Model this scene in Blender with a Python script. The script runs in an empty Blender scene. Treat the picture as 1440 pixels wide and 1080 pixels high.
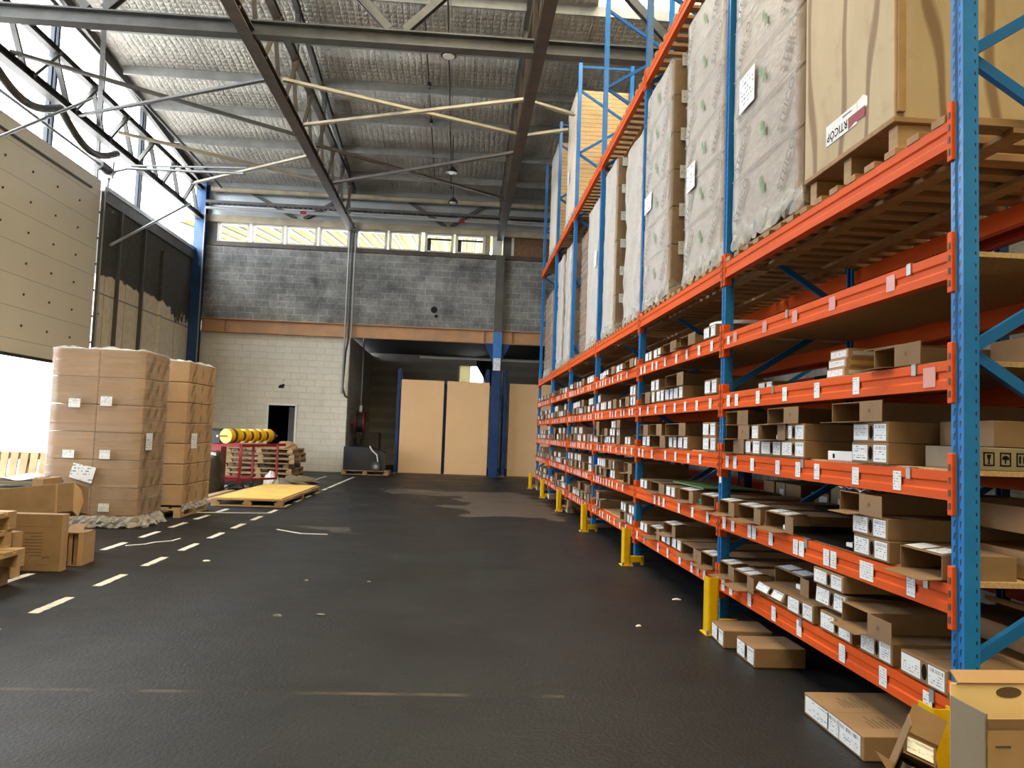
import bpy, math, random
from mathutils import Vector, Matrix
random.seed(7)
C = bpy.context.scene.collection
SC = bpy.context.scene

# ---------------------------------------------------------------- camera
F_PX, YAW, PITCH, ROLL, CAM_H = 1081.4, 0.0655, 0.0649, 0.0361, 1.3596
fw = Vector((math.sin(YAW) * math.cos(PITCH), math.cos(YAW) * math.cos(PITCH), math.sin(PITCH)))
rt = Vector((math.cos(YAW), -math.sin(YAW), 0)); up = rt.cross(fw)
r2 = math.cos(ROLL) * rt + math.sin(ROLL) * up
u2 = -math.sin(ROLL) * rt + math.cos(ROLL) * up
cam = bpy.data.cameras.new('camera'); cam.sensor_width = 36; cam.lens = F_PX / 1440 * 36
cam.clip_start = 0.05; cam.clip_end = 400
co = bpy.data.objects.new('camera', cam); C.objects.link(co)
co.matrix_world = Matrix(((r2.x, u2.x, -fw.x, 0), (r2.y, u2.y, -fw.y, 0), (r2.z, u2.z, -fw.z, CAM_H), (0, 0, 0, 1)))
SC.camera = co

# ---------------------------------------------------------------- light
w = bpy.data.worlds.new('sky'); SC.world = w; w.use_nodes = True
bg = w.node_tree.nodes['Background']
bg.inputs[0].default_value = (0.93, 0.97, 1.0, 1); bg.inputs[1].default_value = 3.0
SC.view_settings.view_transform = 'Standard'; SC.view_settings.look = 'None'
SC.view_settings.gamma = 1; SC.view_settings.use_curve_mapping = False
SC.view_settings.exposure = 2.45
SC.cycles.use_denoising = True
SC.cycles.max_bounces = 10; SC.cycles.diffuse_bounces = 6; SC.cycles.transparent_max_bounces = 16
SC.cycles.caustics_reflective = False; SC.cycles.caustics_refractive = False
SC.cycles.sample_clamp_indirect = 6

def portal(name, loc, rot, sx, sy):                          # guides the sampling of the daylight that enters by an opening
    l = bpy.data.lights.new(name, 'AREA'); l.shape = 'RECTANGLE'; l.size = sx; l.size_y = sy; l.cycles.is_portal = True
    o = bpy.data.objects.new(name, l); C.objects.link(o); o.location = loc; o.rotation_euler = rot
portal('daylight_clerestory', (-8.32, 14.5, 8.3), (0, math.radians(-90), 0), 3.2, 19)
portal('daylight_dock_doors', (-8.32, 9.6, 2.0), (0, math.radians(-90), 0), 4.0, 3.6)
portal('daylight_half_open_door', (-8.32, 15.1, 1.2), (0, math.radians(-90), 0), 2.4, 5.2)
portal('daylight_added_opening', (.6, 10.8, 10.1), (0, 0, 0), 5.8, 6.8)  # unseen opening added over the aisle to brighten it
portal('daylight_added_near_opening', (.7, -1.9, 11.2), (0, 0, 0), 7.4, 9.2)  # warm opening added behind the camera to fill the near faces

# ---------------------------------------------------------------- materials
def nodes(m):
    m.use_nodes = True; nt = m.node_tree; return nt, nt.nodes, nt.links, nt.nodes['Principled BSDF']
def ramp_mix(nt, a, b, fac):
    n = nt.nodes.new('ShaderNodeMix'); n.data_type = 'RGBA'
    n.inputs['A'].default_value = (*a, 1) if a is not None and not hasattr(a, 'node') else (0, 0, 0, 1)
    n.inputs['B'].default_value = (*b, 1) if b is not None and not hasattr(b, 'node') else (0, 0, 0, 1)
    if hasattr(a, 'node'): nt.links.new(a, n.inputs['A'])
    if hasattr(b, 'node'): nt.links.new(b, n.inputs['B'])
    if hasattr(fac, 'node'): nt.links.new(fac, n.inputs['Factor'])
    else: n.inputs['Factor'].default_value = fac
    return n.outputs['Result']
def math_(nt, op, a, b=None, c=None):
    n = nt.nodes.new('ShaderNodeMath'); n.operation = op
    for i, v in enumerate((a, b, c)):
        if v is None: continue
        if hasattr(v, 'node'): nt.links.new(v, n.inputs[i])
        else: n.inputs[i].default_value = v
    return n.outputs[0]
def coords(nt, kind='Object', scale=(1, 1, 1)):
    t = nt.nodes.new('ShaderNodeTexCoord'); m = nt.nodes.new('ShaderNodeMapping'); m.inputs['Scale'].default_value = scale
    nt.links.new(t.outputs[kind], m.inputs['Vector']); return m.outputs[0]
def wcoords(nt, scale=(1, 1, 1)):
    g = nt.nodes.new('ShaderNodeNewGeometry'); m = nt.nodes.new('ShaderNodeMapping'); m.inputs['Scale'].default_value = scale
    nt.links.new(g.outputs['Position'], m.inputs['Vector']); return m.outputs[0]
def noise(nt, vec, scale, detail=3, rough=.55):
    n = nt.nodes.new('ShaderNodeTexNoise'); n.inputs['Scale'].default_value = scale; n.inputs['Detail'].default_value = detail
    n.inputs['Roughness'].default_value = rough
    nt.links.new(vec, n.inputs['Vector']); return n.outputs[0]
def remap(nt, v, a, b, c=0., d=1.):
    n = nt.nodes.new('ShaderNodeMapRange'); nt.links.new(v, n.inputs[0])
    for i, x in enumerate((a, b, c, d)): n.inputs[i + 1].default_value = x
    return n.outputs[0]
def bump(nt, h, strength, dist, bs):
    n = nt.nodes.new('ShaderNodeBump'); n.inputs['Strength'].default_value = strength; n.inputs['Distance'].default_value = dist
    nt.links.new(h, n.inputs['Height']); nt.links.new(n.outputs[0], bs.inputs['Normal'])
def sep(nt, vec):
    n = nt.nodes.new('ShaderNodeSeparateXYZ'); nt.links.new(vec, n.inputs[0]); return n.outputs
def comb(nt, x, y, z):
    n = nt.nodes.new('ShaderNodeCombineXYZ')
    for i, v in enumerate((x, y, z)):
        if hasattr(v, 'node'): nt.links.new(v, n.inputs[i])
        else: n.inputs[i].default_value = v
    return n.outputs[0]
def oinfo(nt): return nt.nodes.new('ShaderNodeObjectInfo').outputs['Random']

def mat(name, col, rough=.6, metal=0., col2=None, scale=6., stretch=(1, 1, 1), bmp=0., bscale=40., rnd=0., lo=.35, hi=.65):
    m = bpy.data.materials.new(name); nt, N, L, bs = nodes(m)
    bs.inputs['Roughness'].default_value = rough; bs.inputs['Metallic'].default_value = metal
    bs.inputs['Base Color'].default_value = (*col, 1)
    c = None
    if col2 is not None:
        c = ramp_mix(nt, col, col2, remap(nt, noise(nt, coords(nt, 'Object', stretch), scale), lo, hi))
    if rnd:
        h = N.new('ShaderNodeHueSaturation'); v = remap(nt, oinfo(nt), 0, 1, 1 - rnd, 1 + rnd); L.new(v, h.inputs['Value'])
        if c: L.new(c, h.inputs['Color'])
        else: h.inputs['Color'].default_value = (*col, 1)
        c = h.outputs[0]
    if c: L.new(c, bs.inputs['Base Color'])
    if bmp: bump(nt, noise(nt, coords(nt, 'Object', stretch), bscale, 4), bmp, .01, bs)
    return m

M = {}
M['card'] = mat('cardboard', (.25, .163, .096), .75, col2=(.21, .135, .079), scale=5, bmp=.08, rnd=.13)
M['cardin'] = mat('cardboard_inside', (.23, .145, .082), .8, col2=(.19, .117, .065), scale=7, rnd=.1)
M['cardl'] = mat('light_cardboard', (.42, .275, .155), .7, col2=(.37, .235, .13), scale=4, bmp=.06, rnd=.08)
M['cardg'] = mat('grey_cardboard', (.24, .20, .14), .75, col2=(.2, .165, .12), scale=4, bmp=.06)
M['orange'] = mat('orange_beam_paint', (.66, .09, .008), .5, col2=(.56, .075, .007), scale=9, stretch=(1, .3, 3))
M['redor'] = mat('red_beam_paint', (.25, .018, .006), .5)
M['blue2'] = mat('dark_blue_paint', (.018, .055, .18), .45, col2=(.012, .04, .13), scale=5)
M['blue3'] = mat('brace_blue_paint', (.012, .115, .35), .4)
M['yellow'] = mat('yellow_guard_paint', (.66, .42, .003), .4, col2=(.58, .35, .003), scale=12)
M['yellow2'] = mat('yellow_board', (.72, .48, .13), .6, col2=(.62, .40, .09), scale=2)
M['yroll'] = mat('yellow_plastic', (.85, .5, .01), .35)
M['wood'] = mat('pallet_wood', (.42, .29, .155), .7, col2=(.32, .205, .10), scale=3, stretch=(1, 1, 6), bmp=.12, bscale=25, rnd=.14)
M['slat'] = mat('slat_wood', (.36, .22, .11), .75, col2=(.27, .155, .075), scale=4, stretch=(1, 4, 1), bmp=.1, rnd=.1)
M['chip'] = mat('chipboard', (.48, .34, .18), .75, col2=(.34, .22, .11), scale=60, lo=.3, hi=.7)
M['mdf'] = mat('hardboard_panel', (.84, .55, .30), .6, col2=(.81, .52, .28), scale=1.5)
M['steel'] = mat('galvanised_steel', (.42, .44, .46), .4, .8, col2=(.34, .36, .38), scale=8)
M['purlin'] = mat('dull_purlin_steel', (.27, .27, .26), .5, .3, col2=(.2, .2, .195), scale=3)
M['greyst'] = mat('grey_painted_steel', (.085, .085, .082), .5, col2=(.055, .055, .052), scale=3)
M['rust'] = mat('brown_primer_steel', (.085, .062, .043), .55, col2=(.05, .04, .032), scale=4, bmp=.1)
M['cream'] = mat('cream_steel', (.40, .35, .25), .55, col2=(.3, .26, .19), scale=3)
M['obeam'] = mat('ochre_steel', (.48, .26, .13), .55, col2=(.38, .21, .11), scale=2)
M['black'] = mat('black_plastic', (.010, .010, .012), .4, bmp=.25, bscale=14)
M['darkplastic'] = mat('olive_black_plastic', (.028, .026, .018), .32, bmp=.7, bscale=5, stretch=(1, 1, 2))
M['rubber'] = mat('rubber', (.02, .02, .02), .7)
M['red'] = mat('red_paint', (.25, .012, .02), .4)
M['white'] = mat('white_paper', (.72, .75, .80), .6)
M['whitep'] = mat('white_plastic', (.75, .75, .73), .4)
M['pink'] = mat('clear_pocket', (.62, .33, .33), .25)
M['ink'] = mat('black_ink', (.014, .013, .012), .9); M['ink'].node_tree.nodes['Principled BSDF'].inputs['Specular IOR Level'].default_value = 0.
M['inkbrown'] = mat('brown_ink', (.11, .07, .04), .7)
M['inkgrey'] = mat('grey_ink', (.17, .17, .175), .7)
M['seam'] = mat('grey_seam', (.26, .255, .25), .7)
M['inkgreen'] = mat('green_ink', (.13, .27, .16), .7)
M['inkdgreen'] = mat('dark_green_ink', (.15, .135, .05), .7)
M['mullion'] = mat('dark_mullion', (.022, .032, .05), .5)
M['bluet'] = mat('teal_plastic', (.01, .19, .21), .4)
M['greens'] = mat('green_film', (.16, .30, .13), .4)
M['dark'] = mat('dark_void', (.006, .006, .0065), .9)  # near-black stands in for the shade inside unlit rooms and holes
M['conduit'] = mat('grey_conduit', (.30, .31, .315), .5, .2)
M['outside'] = mat('outdoor_concrete', (.6, .58, .55), .8)
M['pinkgoods'] = mat('pink_wrap', (.70, .5, .52), .6)
M['osb'] = mat('brown_osb', (.22, .12, .06), .8, col2=(.13, .07, .035), scale=30)
M['winwhite'] = mat('white_window_frame', (.62, .60, .55), .5)
M['cladding'] = mat('metal_cladding', (.42, .46, .50), .35, .5, col2=(.33, .36, .38), scale=1.2)
M['litter'] = mat('dusty_clear_scrap', (.10, .10, .095), .4)
M['cardlit'] = mat('sunlit_inner_cardboard', (.85, .66, .36), .6)  # brighter copy of inner cardboard with sunlight put into its colour
M['corner'] = mat('deep_blue_paint', (.012, .06, .18), .4, col2=(.02, .085, .25), scale=2)
M['chrome'] = mat('brushed_metal', (.6, .57, .5), .2, 1.)

def post_material():
    m = bpy.data.materials.new('blue_post_paint'); nt, N, L, bs = nodes(m)
    P = sep(nt, coords(nt)); g = N.new('ShaderNodeNewGeometry'); Nn = sep(nt, g.outputs['Normal'])
    zf = math_(nt, 'FRACT', math_(nt, 'MULTIPLY', P[2], 20.))
    zin = math_(nt, 'LESS_THAN', zf, .56)
    tilt = math_(nt, 'MULTIPLY', math_(nt, 'SUBTRACT', zf, .28), .012)
    y = math_(nt, 'ADD', P[1], tilt)
    c1 = math_(nt, 'COMPARE', y, .022, .0045); c2 = math_(nt, 'COMPARE', y, .06, .0045)
    front = math_(nt, 'LESS_THAN', Nn[0], -.5)
    s1 = math_(nt, 'MULTIPLY', math_(nt, 'MULTIPLY', math_(nt, 'MAXIMUM', c1, c2), zin), front)
    side = math_(nt, 'LESS_THAN', Nn[1], -.5)
    c3 = math_(nt, 'COMPARE', P[0], .052, .003); zh = math_(nt, 'LESS_THAN', zf, .3)
    s2 = math_(nt, 'MULTIPLY', math_(nt, 'MULTIPLY', c3, zh), side)
    s = math_(nt, 'MAXIMUM', s1, s2)
    base = ramp_mix(nt, (.008, .15, .48), (.012, .18, .54), remap(nt, noise(nt, coords(nt), 4), .4, .6))
    L.new(ramp_mix(nt, base, (.004, .012, .03), s), bs.inputs['Base Color']); bs.inputs['Roughness'].default_value = .3
    return m
for k_ in ('orange', 'redor', 'blue2', 'blue3', 'yellow', 'card', 'cardin', 'cardl'): M[k_].node_tree.nodes['Principled BSDF'].inputs['Specular IOR Level'].default_value = .22
M['post'] = post_material()

def label_material(name, bars):
    m = bpy.data.materials.new(name); nt, N, L, bs = nodes(m)
    P = sep(nt, coords(nt, 'Generated')); h = math_(nt, 'ADD', P[0], P[1]); r = oinfo(nt)
    z8 = math_(nt, 'MULTIPLY', P[2], 7.); zf = math_(nt, 'FRACT', z8); zi = math_(nt, 'FLOOR', z8)
    line = math_(nt, 'LESS_THAN', zf, .42)
    nz = noise(nt, comb(nt, math_(nt, 'MULTIPLY', h, 5.), math_(nt, 'MULTIPLY', zi, 2.7), math_(nt, 'MULTIPLY', r, 40.)), 2.2, 2)
    words = math_(nt, 'MULTIPLY', line, math_(nt, 'GREATER_THAN', nz, .53))
    rowon = math_(nt, 'GREATER_THAN', noise(nt, comb(nt, math_(nt, 'MULTIPLY', zi, 7.3), math_(nt, 'MULTIPLY', r, 17.), 0.), 3.), .42)
    words = math_(nt, 'MULTIPLY', words, rowon)
    if bars:
        b = math_(nt, 'GREATER_THAN', noise(nt, comb(nt, math_(nt, 'MULTIPLY', h, 30.), r, 0.), 1.6, 2), .5)
        b = math_(nt, 'MULTIPLY', b, math_(nt, 'COMPARE', P[2], .82, .1))
        words = math_(nt, 'MAXIMUM', math_(nt, 'MULTIPLY', words, math_(nt, 'LESS_THAN', P[2], .68)), b)
    ins = math_(nt, 'MULTIPLY', math_(nt, 'COMPARE', P[2], .5, .44), math_(nt, 'COMPARE', math_(nt, 'FRACT', h), .5, .43))
    words = math_(nt, 'MULTIPLY', words, ins)
    L.new(ramp_mix(nt, (.72, .77, .85), (.07, .10, .14), math_(nt, 'MULTIPLY', words, .85)), bs.inputs['Base Color'])
    bs.inputs['Roughness'].default_value = .55
    return m
M['label'] = label_material('printed_label', False)
M['barcode'] = label_material('barcode_label', True)

def film_material(name, base, graz, tint, streak, amp=.25):
    m = bpy.data.materials.new(name); nt, N, L, bs = nodes(m)
    lw = N.new('ShaderNodeLayerWeight'); lw.inputs[0].default_value = .5
    f = math_(nt, 'POWER', lw.outputs['Facing'], 1.6)
    n1 = noise(nt, coords(nt, 'Object', streak), 3., 5, .65)
    fac = math_(nt, 'ADD', math_(nt, 'MULTIPLY', f, graz), math_(nt, 'MULTIPLY', remap(nt, n1, .42, .75), amp))
    fac = math_(nt, 'MINIMUM', math_(nt, 'ADD', fac, base), .8)
    tr = N.new('ShaderNodeBsdfTransparent'); mx = N.new('ShaderNodeMixShader')
    bs.inputs['Base Color'].default_value = (*tint, 1); bs.inputs['Roughness'].default_value = .3
    bump(nt, n1, .5, .02, bs)
    L.new(fac, mx.inputs[0]); L.new(tr.outputs[0], mx.inputs[1]); L.new(bs.outputs[0], mx.inputs[2])
    L.new(mx.outputs[0], N['Material Output'].inputs[0])
    return m
M['film'] = film_material('stretch_film', .02, .85, (.66, .67, .68), (10, 4, 10), .12)
M['filmh'] = film_material('stretch_film_horizontal', .22, .06, (.43, .36, .325), (.22, .22, 8), .32)
M['filml'] = film_material('loose_film', .3, .4, (.5, .5, .48), (3, 3, 3))

def glass_material(name, fac):
    m = bpy.data.materials.new(name); nt, N, L, bs = nodes(m)
    tr = N.new('ShaderNodeBsdfTransparent'); mx = N.new('ShaderNodeMixShader'); mx.inputs[0].default_value = fac
    bs.inputs['Base Color'].default_value = (.03, .035, .035, 1); bs.inputs['Roughness'].default_value = .05
    L.new(tr.outputs[0], mx.inputs[1]); L.new(bs.outputs[0], mx.inputs[2]); L.new(mx.outputs[0], N['Material Output'].inputs[0]); return m
M['glass'] = glass_material('window_glass', .12)

def translucent(name, col):
    m = bpy.data.materials.new(name); nt, N, L, bs = nodes(m)
    t = N.new('ShaderNodeBsdfTranslucent'); t.inputs[0].default_value = (*col, 1)
    mx = N.new('ShaderNodeMixShader'); mx.inputs[0].default_value = .75; bs.inputs['Base Color'].default_value = (*col, 1)
    L.new(bs.outputs[0], mx.inputs[1]); L.new(t.outputs[0], mx.inputs[2]); L.new(mx.outputs[0], N['Material Output'].inputs[0]); return m
M['ysheet'] = translucent('yellow_translucent_sheet', (.11, .095, .026))
def tinted_sheet(name, col):
    m = bpy.data.materials.new(name); nt, N, L, bs = nodes(m)
    tr = N.new('ShaderNodeBsdfTransparent'); tr.inputs[0].default_value = (*col, 1); mx = N.new('ShaderNodeMixShader'); mx.inputs[0].default_value = .15
    L.new(tr.outputs[0], mx.inputs[1]); L.new(bs.outputs[0], mx.inputs[2]); L.new(mx.outputs[0], N['Material Output'].inputs[0]); return m
M['milky'] = translucent('milky_pane', (.3, .28, .19))
M['addedlightw'] = tinted_sheet('added_warm_roof_light', (.98, .86, .62))  # warm tint chosen for the fill light of the added near opening
M['rooflight'] = tinted_sheet('roof_light_sheet', (.97, .91, .78))  # sheet of the real roof light and of the added aisle opening

def floor_material():
    m = bpy.data.materials.new('asphalt_floor'); nt, N, L, bs = nodes(m)
    V = wcoords(nt); X, Y, Z = sep(nt, V)
    n = noise(nt, V, 1.1, 6, .65); n2 = noise(nt, V, 45, 3); n3 = noise(nt, V, .35, 4)
    c = ramp_mix(nt, (.0034, .0039, .0053), (.0062, .0069, .009), remap(nt, n, .35, .7))
    c = ramp_mix(nt, c, (.022, .023, .027), math_(nt, 'MULTIPLY', remap(nt, n2, .55, .75), .35))
    # worn gravel patch in the middle of the aisle
    px = math_(nt, 'ADD', X, math_(nt, 'MULTIPLY', math_(nt, 'SUBTRACT', n, .5), 3.2))
    py = math_(nt, 'ADD', Y, math_(nt, 'MULTIPLY', math_(nt, 'SUBTRACT', n3, .5), 5.))
    a = math_(nt, 'MULTIPLY', math_(nt, 'COMPARE', px, .05, 1.5), math_(nt, 'COMPARE', py, 17.1, 1.1))
    b = math_(nt, 'MULTIPLY', math_(nt, 'COMPARE', px, .9, .8), math_(nt, 'COMPARE', py, 14.6, 2.2))
    d = math_(nt, 'MULTIPLY', math_(nt, 'COMPARE', px, -1.75, .4), math_(nt, 'COMPARE', py, 10.7, .35))
    patch = math_(nt, 'MAXIMUM', math_(nt, 'MAXIMUM', a, b), math_(nt, 'MULTIPLY', d, .7))
    c = ramp_mix(nt, c, ramp_mix(nt, (.105, .085, .07), (.05, .042, .036), remap(nt, n2, .4, .6)), math_(nt, 'MULTIPLY', patch, .85))
    # faint worn ochre line across the floor, and a seam
    ol = math_(nt, 'MULTIPLY', math_(nt, 'COMPARE', Y, 4.09, .02), math_(nt, 'LESS_THAN', X, .6))
    c = ramp_mix(nt, c, (.10, .075, .045), math_(nt, 'MULTIPLY', ol, math_(nt, 'MULTIPLY', remap(nt, noise(nt, V, 3.), .42, .62), .6)))
    sl = math_(nt, 'COMPARE', math_(nt, 'ADD', X, math_(nt, 'MULTIPLY', Y, -.09)), -2.25, .006)
    c = ramp_mix(nt, c, (.006, .006, .006), math_(nt, 'MULTIPLY', sl, .6))
    # painted lane lines: two dashed rows, turning solid far away
    wob = math_(nt, 'MULTIPLY', math_(nt, 'SUBTRACT', noise(nt, V, 9), .5), .03)
    xw = math_(nt, 'ADD', X, wob)
    def dash(x0, y0, on, cut):
        st = math_(nt, 'COMPARE', xw, x0, .037)
        ph = math_(nt, 'ADD', math_(nt, 'DIVIDE', math_(nt, 'SUBTRACT', Y, y0), .945), math_(nt, 'MULTIPLY', xw, .0))
        fr = math_(nt, 'LESS_THAN', math_(nt, 'FRACT', ph), on)
        far = math_(nt, 'GREATER_THAN', Y, cut)
        lim = math_(nt, 'MULTIPLY', math_(nt, 'LESS_THAN', Y, 21.9), math_(nt, 'GREATER_THAN', Y, 4.6))
        return math_(nt, 'MULTIPLY', math_(nt, 'MULTIPLY', st, math_(nt, 'MAXIMUM', fr, far)), lim)
    dl = math_(nt, 'MAXIMUM', dash(-2.905, 5.64, .55, 17.7), dash(-3.665, 8.39, .58, 18.9))
    wear = remap(nt, noise(nt, V, 22), .25, .4)
    c = ramp_mix(nt, c, (.62, .61, .56), math_(nt, 'MULTIPLY', dl, wear))
    L.new(c, bs.inputs['Base Color'])
    L.new(remap(nt, n, .3, .7, .42, .62), bs.inputs['Roughness'])
    bs.inputs['Specular IOR Level'].default_value = .3
    bump(nt, math_(nt, 'ADD', n2, math_(nt, 'MULTIPLY', n, 2.)), .35, .01, bs)
    return m
M['floor'] = floor_material()

def block_material(name, c1, c2, mortar, dirt, amt, axis='x', bw=.5, bh=.2):
    m = bpy.data.materials.new(name); nt, N, L, bs = nodes(m)
    V = wcoords(nt); X, Y, Z = sep(nt, V)
    u = X if axis == 'x' else Y
    b = N.new('ShaderNodeTexBrick'); L.new(comb(nt, u, Z, 0.), b.inputs['Vector'])
    b.inputs['Color1'].default_value = (*c1, 1); b.inputs['Color2'].default_value = (*c2, 1); b.inputs['Mortar'].default_value = (*mortar, 1)
    b.inputs['Scale'].default_value = 1.; b.inputs['Brick Width'].default_value = bw; b.inputs['Row Height'].default_value = bh
    b.inputs['Mortar Size'].default_value = .012; b.inputs['Mortar Smooth'].default_value = .3
    n = noise(nt, V, .9, 6, .7); n2 = noise(nt, V, 12, 4)
    c = ramp_mix(nt, b.outputs[0], dirt, math_(nt, 'MULTIPLY', remap(nt, n, .38, .72), amt))
    c = ramp_mix(nt, c, dirt, math_(nt, 'MULTIPLY', remap(nt, n2, .5, .75), amt * .5))
    L.new(c, bs.inputs['Base Color']); bs.inputs['Roughness'].default_value = .85
    bump(nt, math_(nt, 'SUBTRACT', math_(nt, 'MULTIPLY', n2, .3), b.outputs['Fac']), .6, .012, bs)
    return m
M['blockdark'] = block_material('sooty_blockwork', (.25, .255, .25), (.34, .345, .335), (.46, .46, .44), (.045, .048, .052), .95)
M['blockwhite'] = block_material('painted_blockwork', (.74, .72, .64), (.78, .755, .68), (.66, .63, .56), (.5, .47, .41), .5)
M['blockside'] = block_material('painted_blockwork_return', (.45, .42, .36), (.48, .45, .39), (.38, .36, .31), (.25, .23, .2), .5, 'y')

def leftwall_material():
    m = bpy.data.materials.new('peeling_panel_wall'); nt, N, L, bs = nodes(m)
    V = wcoords(nt); X, Y, Z = sep(nt, V)
    n = noise(nt, V, 1.4, 5, .6); n2 = noise(nt, V, 8, 4)
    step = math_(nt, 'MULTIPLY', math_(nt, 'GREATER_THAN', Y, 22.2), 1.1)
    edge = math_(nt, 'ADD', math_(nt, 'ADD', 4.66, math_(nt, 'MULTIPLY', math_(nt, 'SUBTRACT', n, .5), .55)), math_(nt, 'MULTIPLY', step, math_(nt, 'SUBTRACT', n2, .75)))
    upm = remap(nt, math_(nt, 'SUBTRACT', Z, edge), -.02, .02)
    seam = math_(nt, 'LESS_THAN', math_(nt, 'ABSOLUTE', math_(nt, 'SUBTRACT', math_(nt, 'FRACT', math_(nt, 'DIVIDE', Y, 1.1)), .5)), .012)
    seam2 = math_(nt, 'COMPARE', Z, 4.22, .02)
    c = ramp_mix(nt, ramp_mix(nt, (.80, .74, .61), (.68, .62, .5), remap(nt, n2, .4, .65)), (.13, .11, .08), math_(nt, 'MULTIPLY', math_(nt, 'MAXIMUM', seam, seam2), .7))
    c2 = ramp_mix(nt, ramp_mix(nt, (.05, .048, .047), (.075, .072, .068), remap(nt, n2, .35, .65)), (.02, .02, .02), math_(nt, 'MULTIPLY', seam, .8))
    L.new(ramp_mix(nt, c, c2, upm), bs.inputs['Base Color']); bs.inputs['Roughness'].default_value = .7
    bump(nt, n2, .2, .01, bs); return m
M['leftwall'] = leftwall_material()

def foil_material():
    m = bpy.data.materials.new('quilted_foil_insulation'); nt, N, L, bs = nodes(m)
    V = wcoords(nt); X, Y, Z = sep(nt, V)
    n = noise(nt, V, 1.2, 5, .6); n2 = noise(nt, wcoords(nt, (4, 1.2, 1)), 3.5, 5, .65)
    gx = math_(nt, 'ABSOLUTE', math_(nt, 'SINE', math_(nt, 'MULTIPLY', math_(nt, 'ADD', X, math_(nt, 'MULTIPLY', n, .12)), 22.)))
    gy = math_(nt, 'ABSOLUTE', math_(nt, 'SINE', math_(nt, 'MULTIPLY', math_(nt, 'ADD', Y, math_(nt, 'MULTIPLY', n2, .12)), 22.)))
    seam = math_(nt, 'LESS_THAN', math_(nt, 'FRACT', math_(nt, 'DIVIDE', X, 1.2)), .02)
    h = math_(nt, 'ADD', math_(nt, 'MULTIPLY', math_(nt, 'MULTIPLY', math_(nt, 'POWER', gx, .5), math_(nt, 'POWER', gy, .5)), .5), math_(nt, 'MULTIPLY', n2, 1.2))
    c = ramp_mix(nt, (.58, .55, .485), (.38, .36, .32), remap(nt, n, .35, .7))
    c = ramp_mix(nt, c, (.12, .11, .1), math_(nt, 'MULTIPLY', seam, .6))
    L.new(c, bs.inputs['Base Color']); bs.inputs['Metallic'].default_value = .7; bs.inputs['Roughness'].default_value = .42
    bump(nt, h, .8, .07, bs); return m
M['foil'] = foil_material()

def ply_material():
    m = bpy.data.materials.new('weathered_plywood'); nt, N, L, bs = nodes(m)
    V = coords(nt, 'Object', (1, 1, .35)); n = noise(nt, V, 2.2, 6, .6); d = noise(nt, coords(nt), 6, 5)
    wv = N.new('ShaderNodeTexWave'); wv.inputs['Scale'].default_value = 1.1; wv.inputs['Distortion'].default_value = 9; wv.inputs['Detail'].default_value = 3
    Q = sep(nt, coords(nt)); L.new(comb(nt, math_(nt, 'ADD', Q[0], Q[1]), math_(nt, 'MULTIPLY', Q[2], .22), 0.), wv.inputs['Vector'])
    c = ramp_mix(nt, (.46, .375, .25), (.36, .28, .175), remap(nt, n, .35, .7))
    c = ramp_mix(nt, c, (.13, .065, .03), math_(nt, 'MULTIPLY', remap(nt, wv.outputs[1], .9, .98), .75))
    c = ramp_mix(nt, c, (.3, .19, .1), math_(nt, 'MULTIPLY', remap(nt, d, .55, .75), .4))
    L.new(c, bs.inputs['Base Color']); bs.inputs['Roughness'].default_value = .7; bump(nt, d, .15, .01, bs); return m
M['ply'] = ply_material()

def boards_material():
    m = bpy.data.materials.new('stacked_fibre_boards'); nt, N, L, bs = nodes(m)
    V = coords(nt); X, Y, Z = sep(nt, V); n = noise(nt, coords(nt, 'Object', (.8, .8, 14)), 3, 4)
    ln = math_(nt, 'LESS_THAN', math_(nt, 'FRACT', math_(nt, 'MULTIPLY', Z, 12.)), .14)
    c = ramp_mix(nt, (.86, .60, .29), (.66, .42, .19), remap(nt, n, .35, .7))
    L.new(ramp_mix(nt, c, (.24, .14, .06), math_(nt, 'MULTIPLY', ln, .6)), bs.inputs['Base Color']); bs.inputs['Roughness'].default_value = .7; return m
M['boards'] = boards_material()

def door_material():
    m = bpy.data.materials.new('cream_door_panels'); nt, N, L, bs = nodes(m)
    V = wcoords(nt); X, Y, Z = sep(nt, V)
    j = math_(nt, 'LESS_THAN', math_(nt, 'ABSOLUTE', math_(nt, 'SUBTRACT', math_(nt, 'FRACT', math_(nt, 'DIVIDE', math_(nt, 'SUBTRACT', Z, .13), .59)), .5)), .009)
    c = ramp_mix(nt, (.76, .73, .62), (.73, .70, .595), remap(nt, noise(nt, V, 1), .35, .65))
    L.new(ramp_mix(nt, c, (.22, .2, .16), math_(nt, 'MULTIPLY', j, .7)), bs.inputs['Base Color']); bs.inputs['Roughness'].default_value = .5; return m
M['door'] = door_material()

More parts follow.
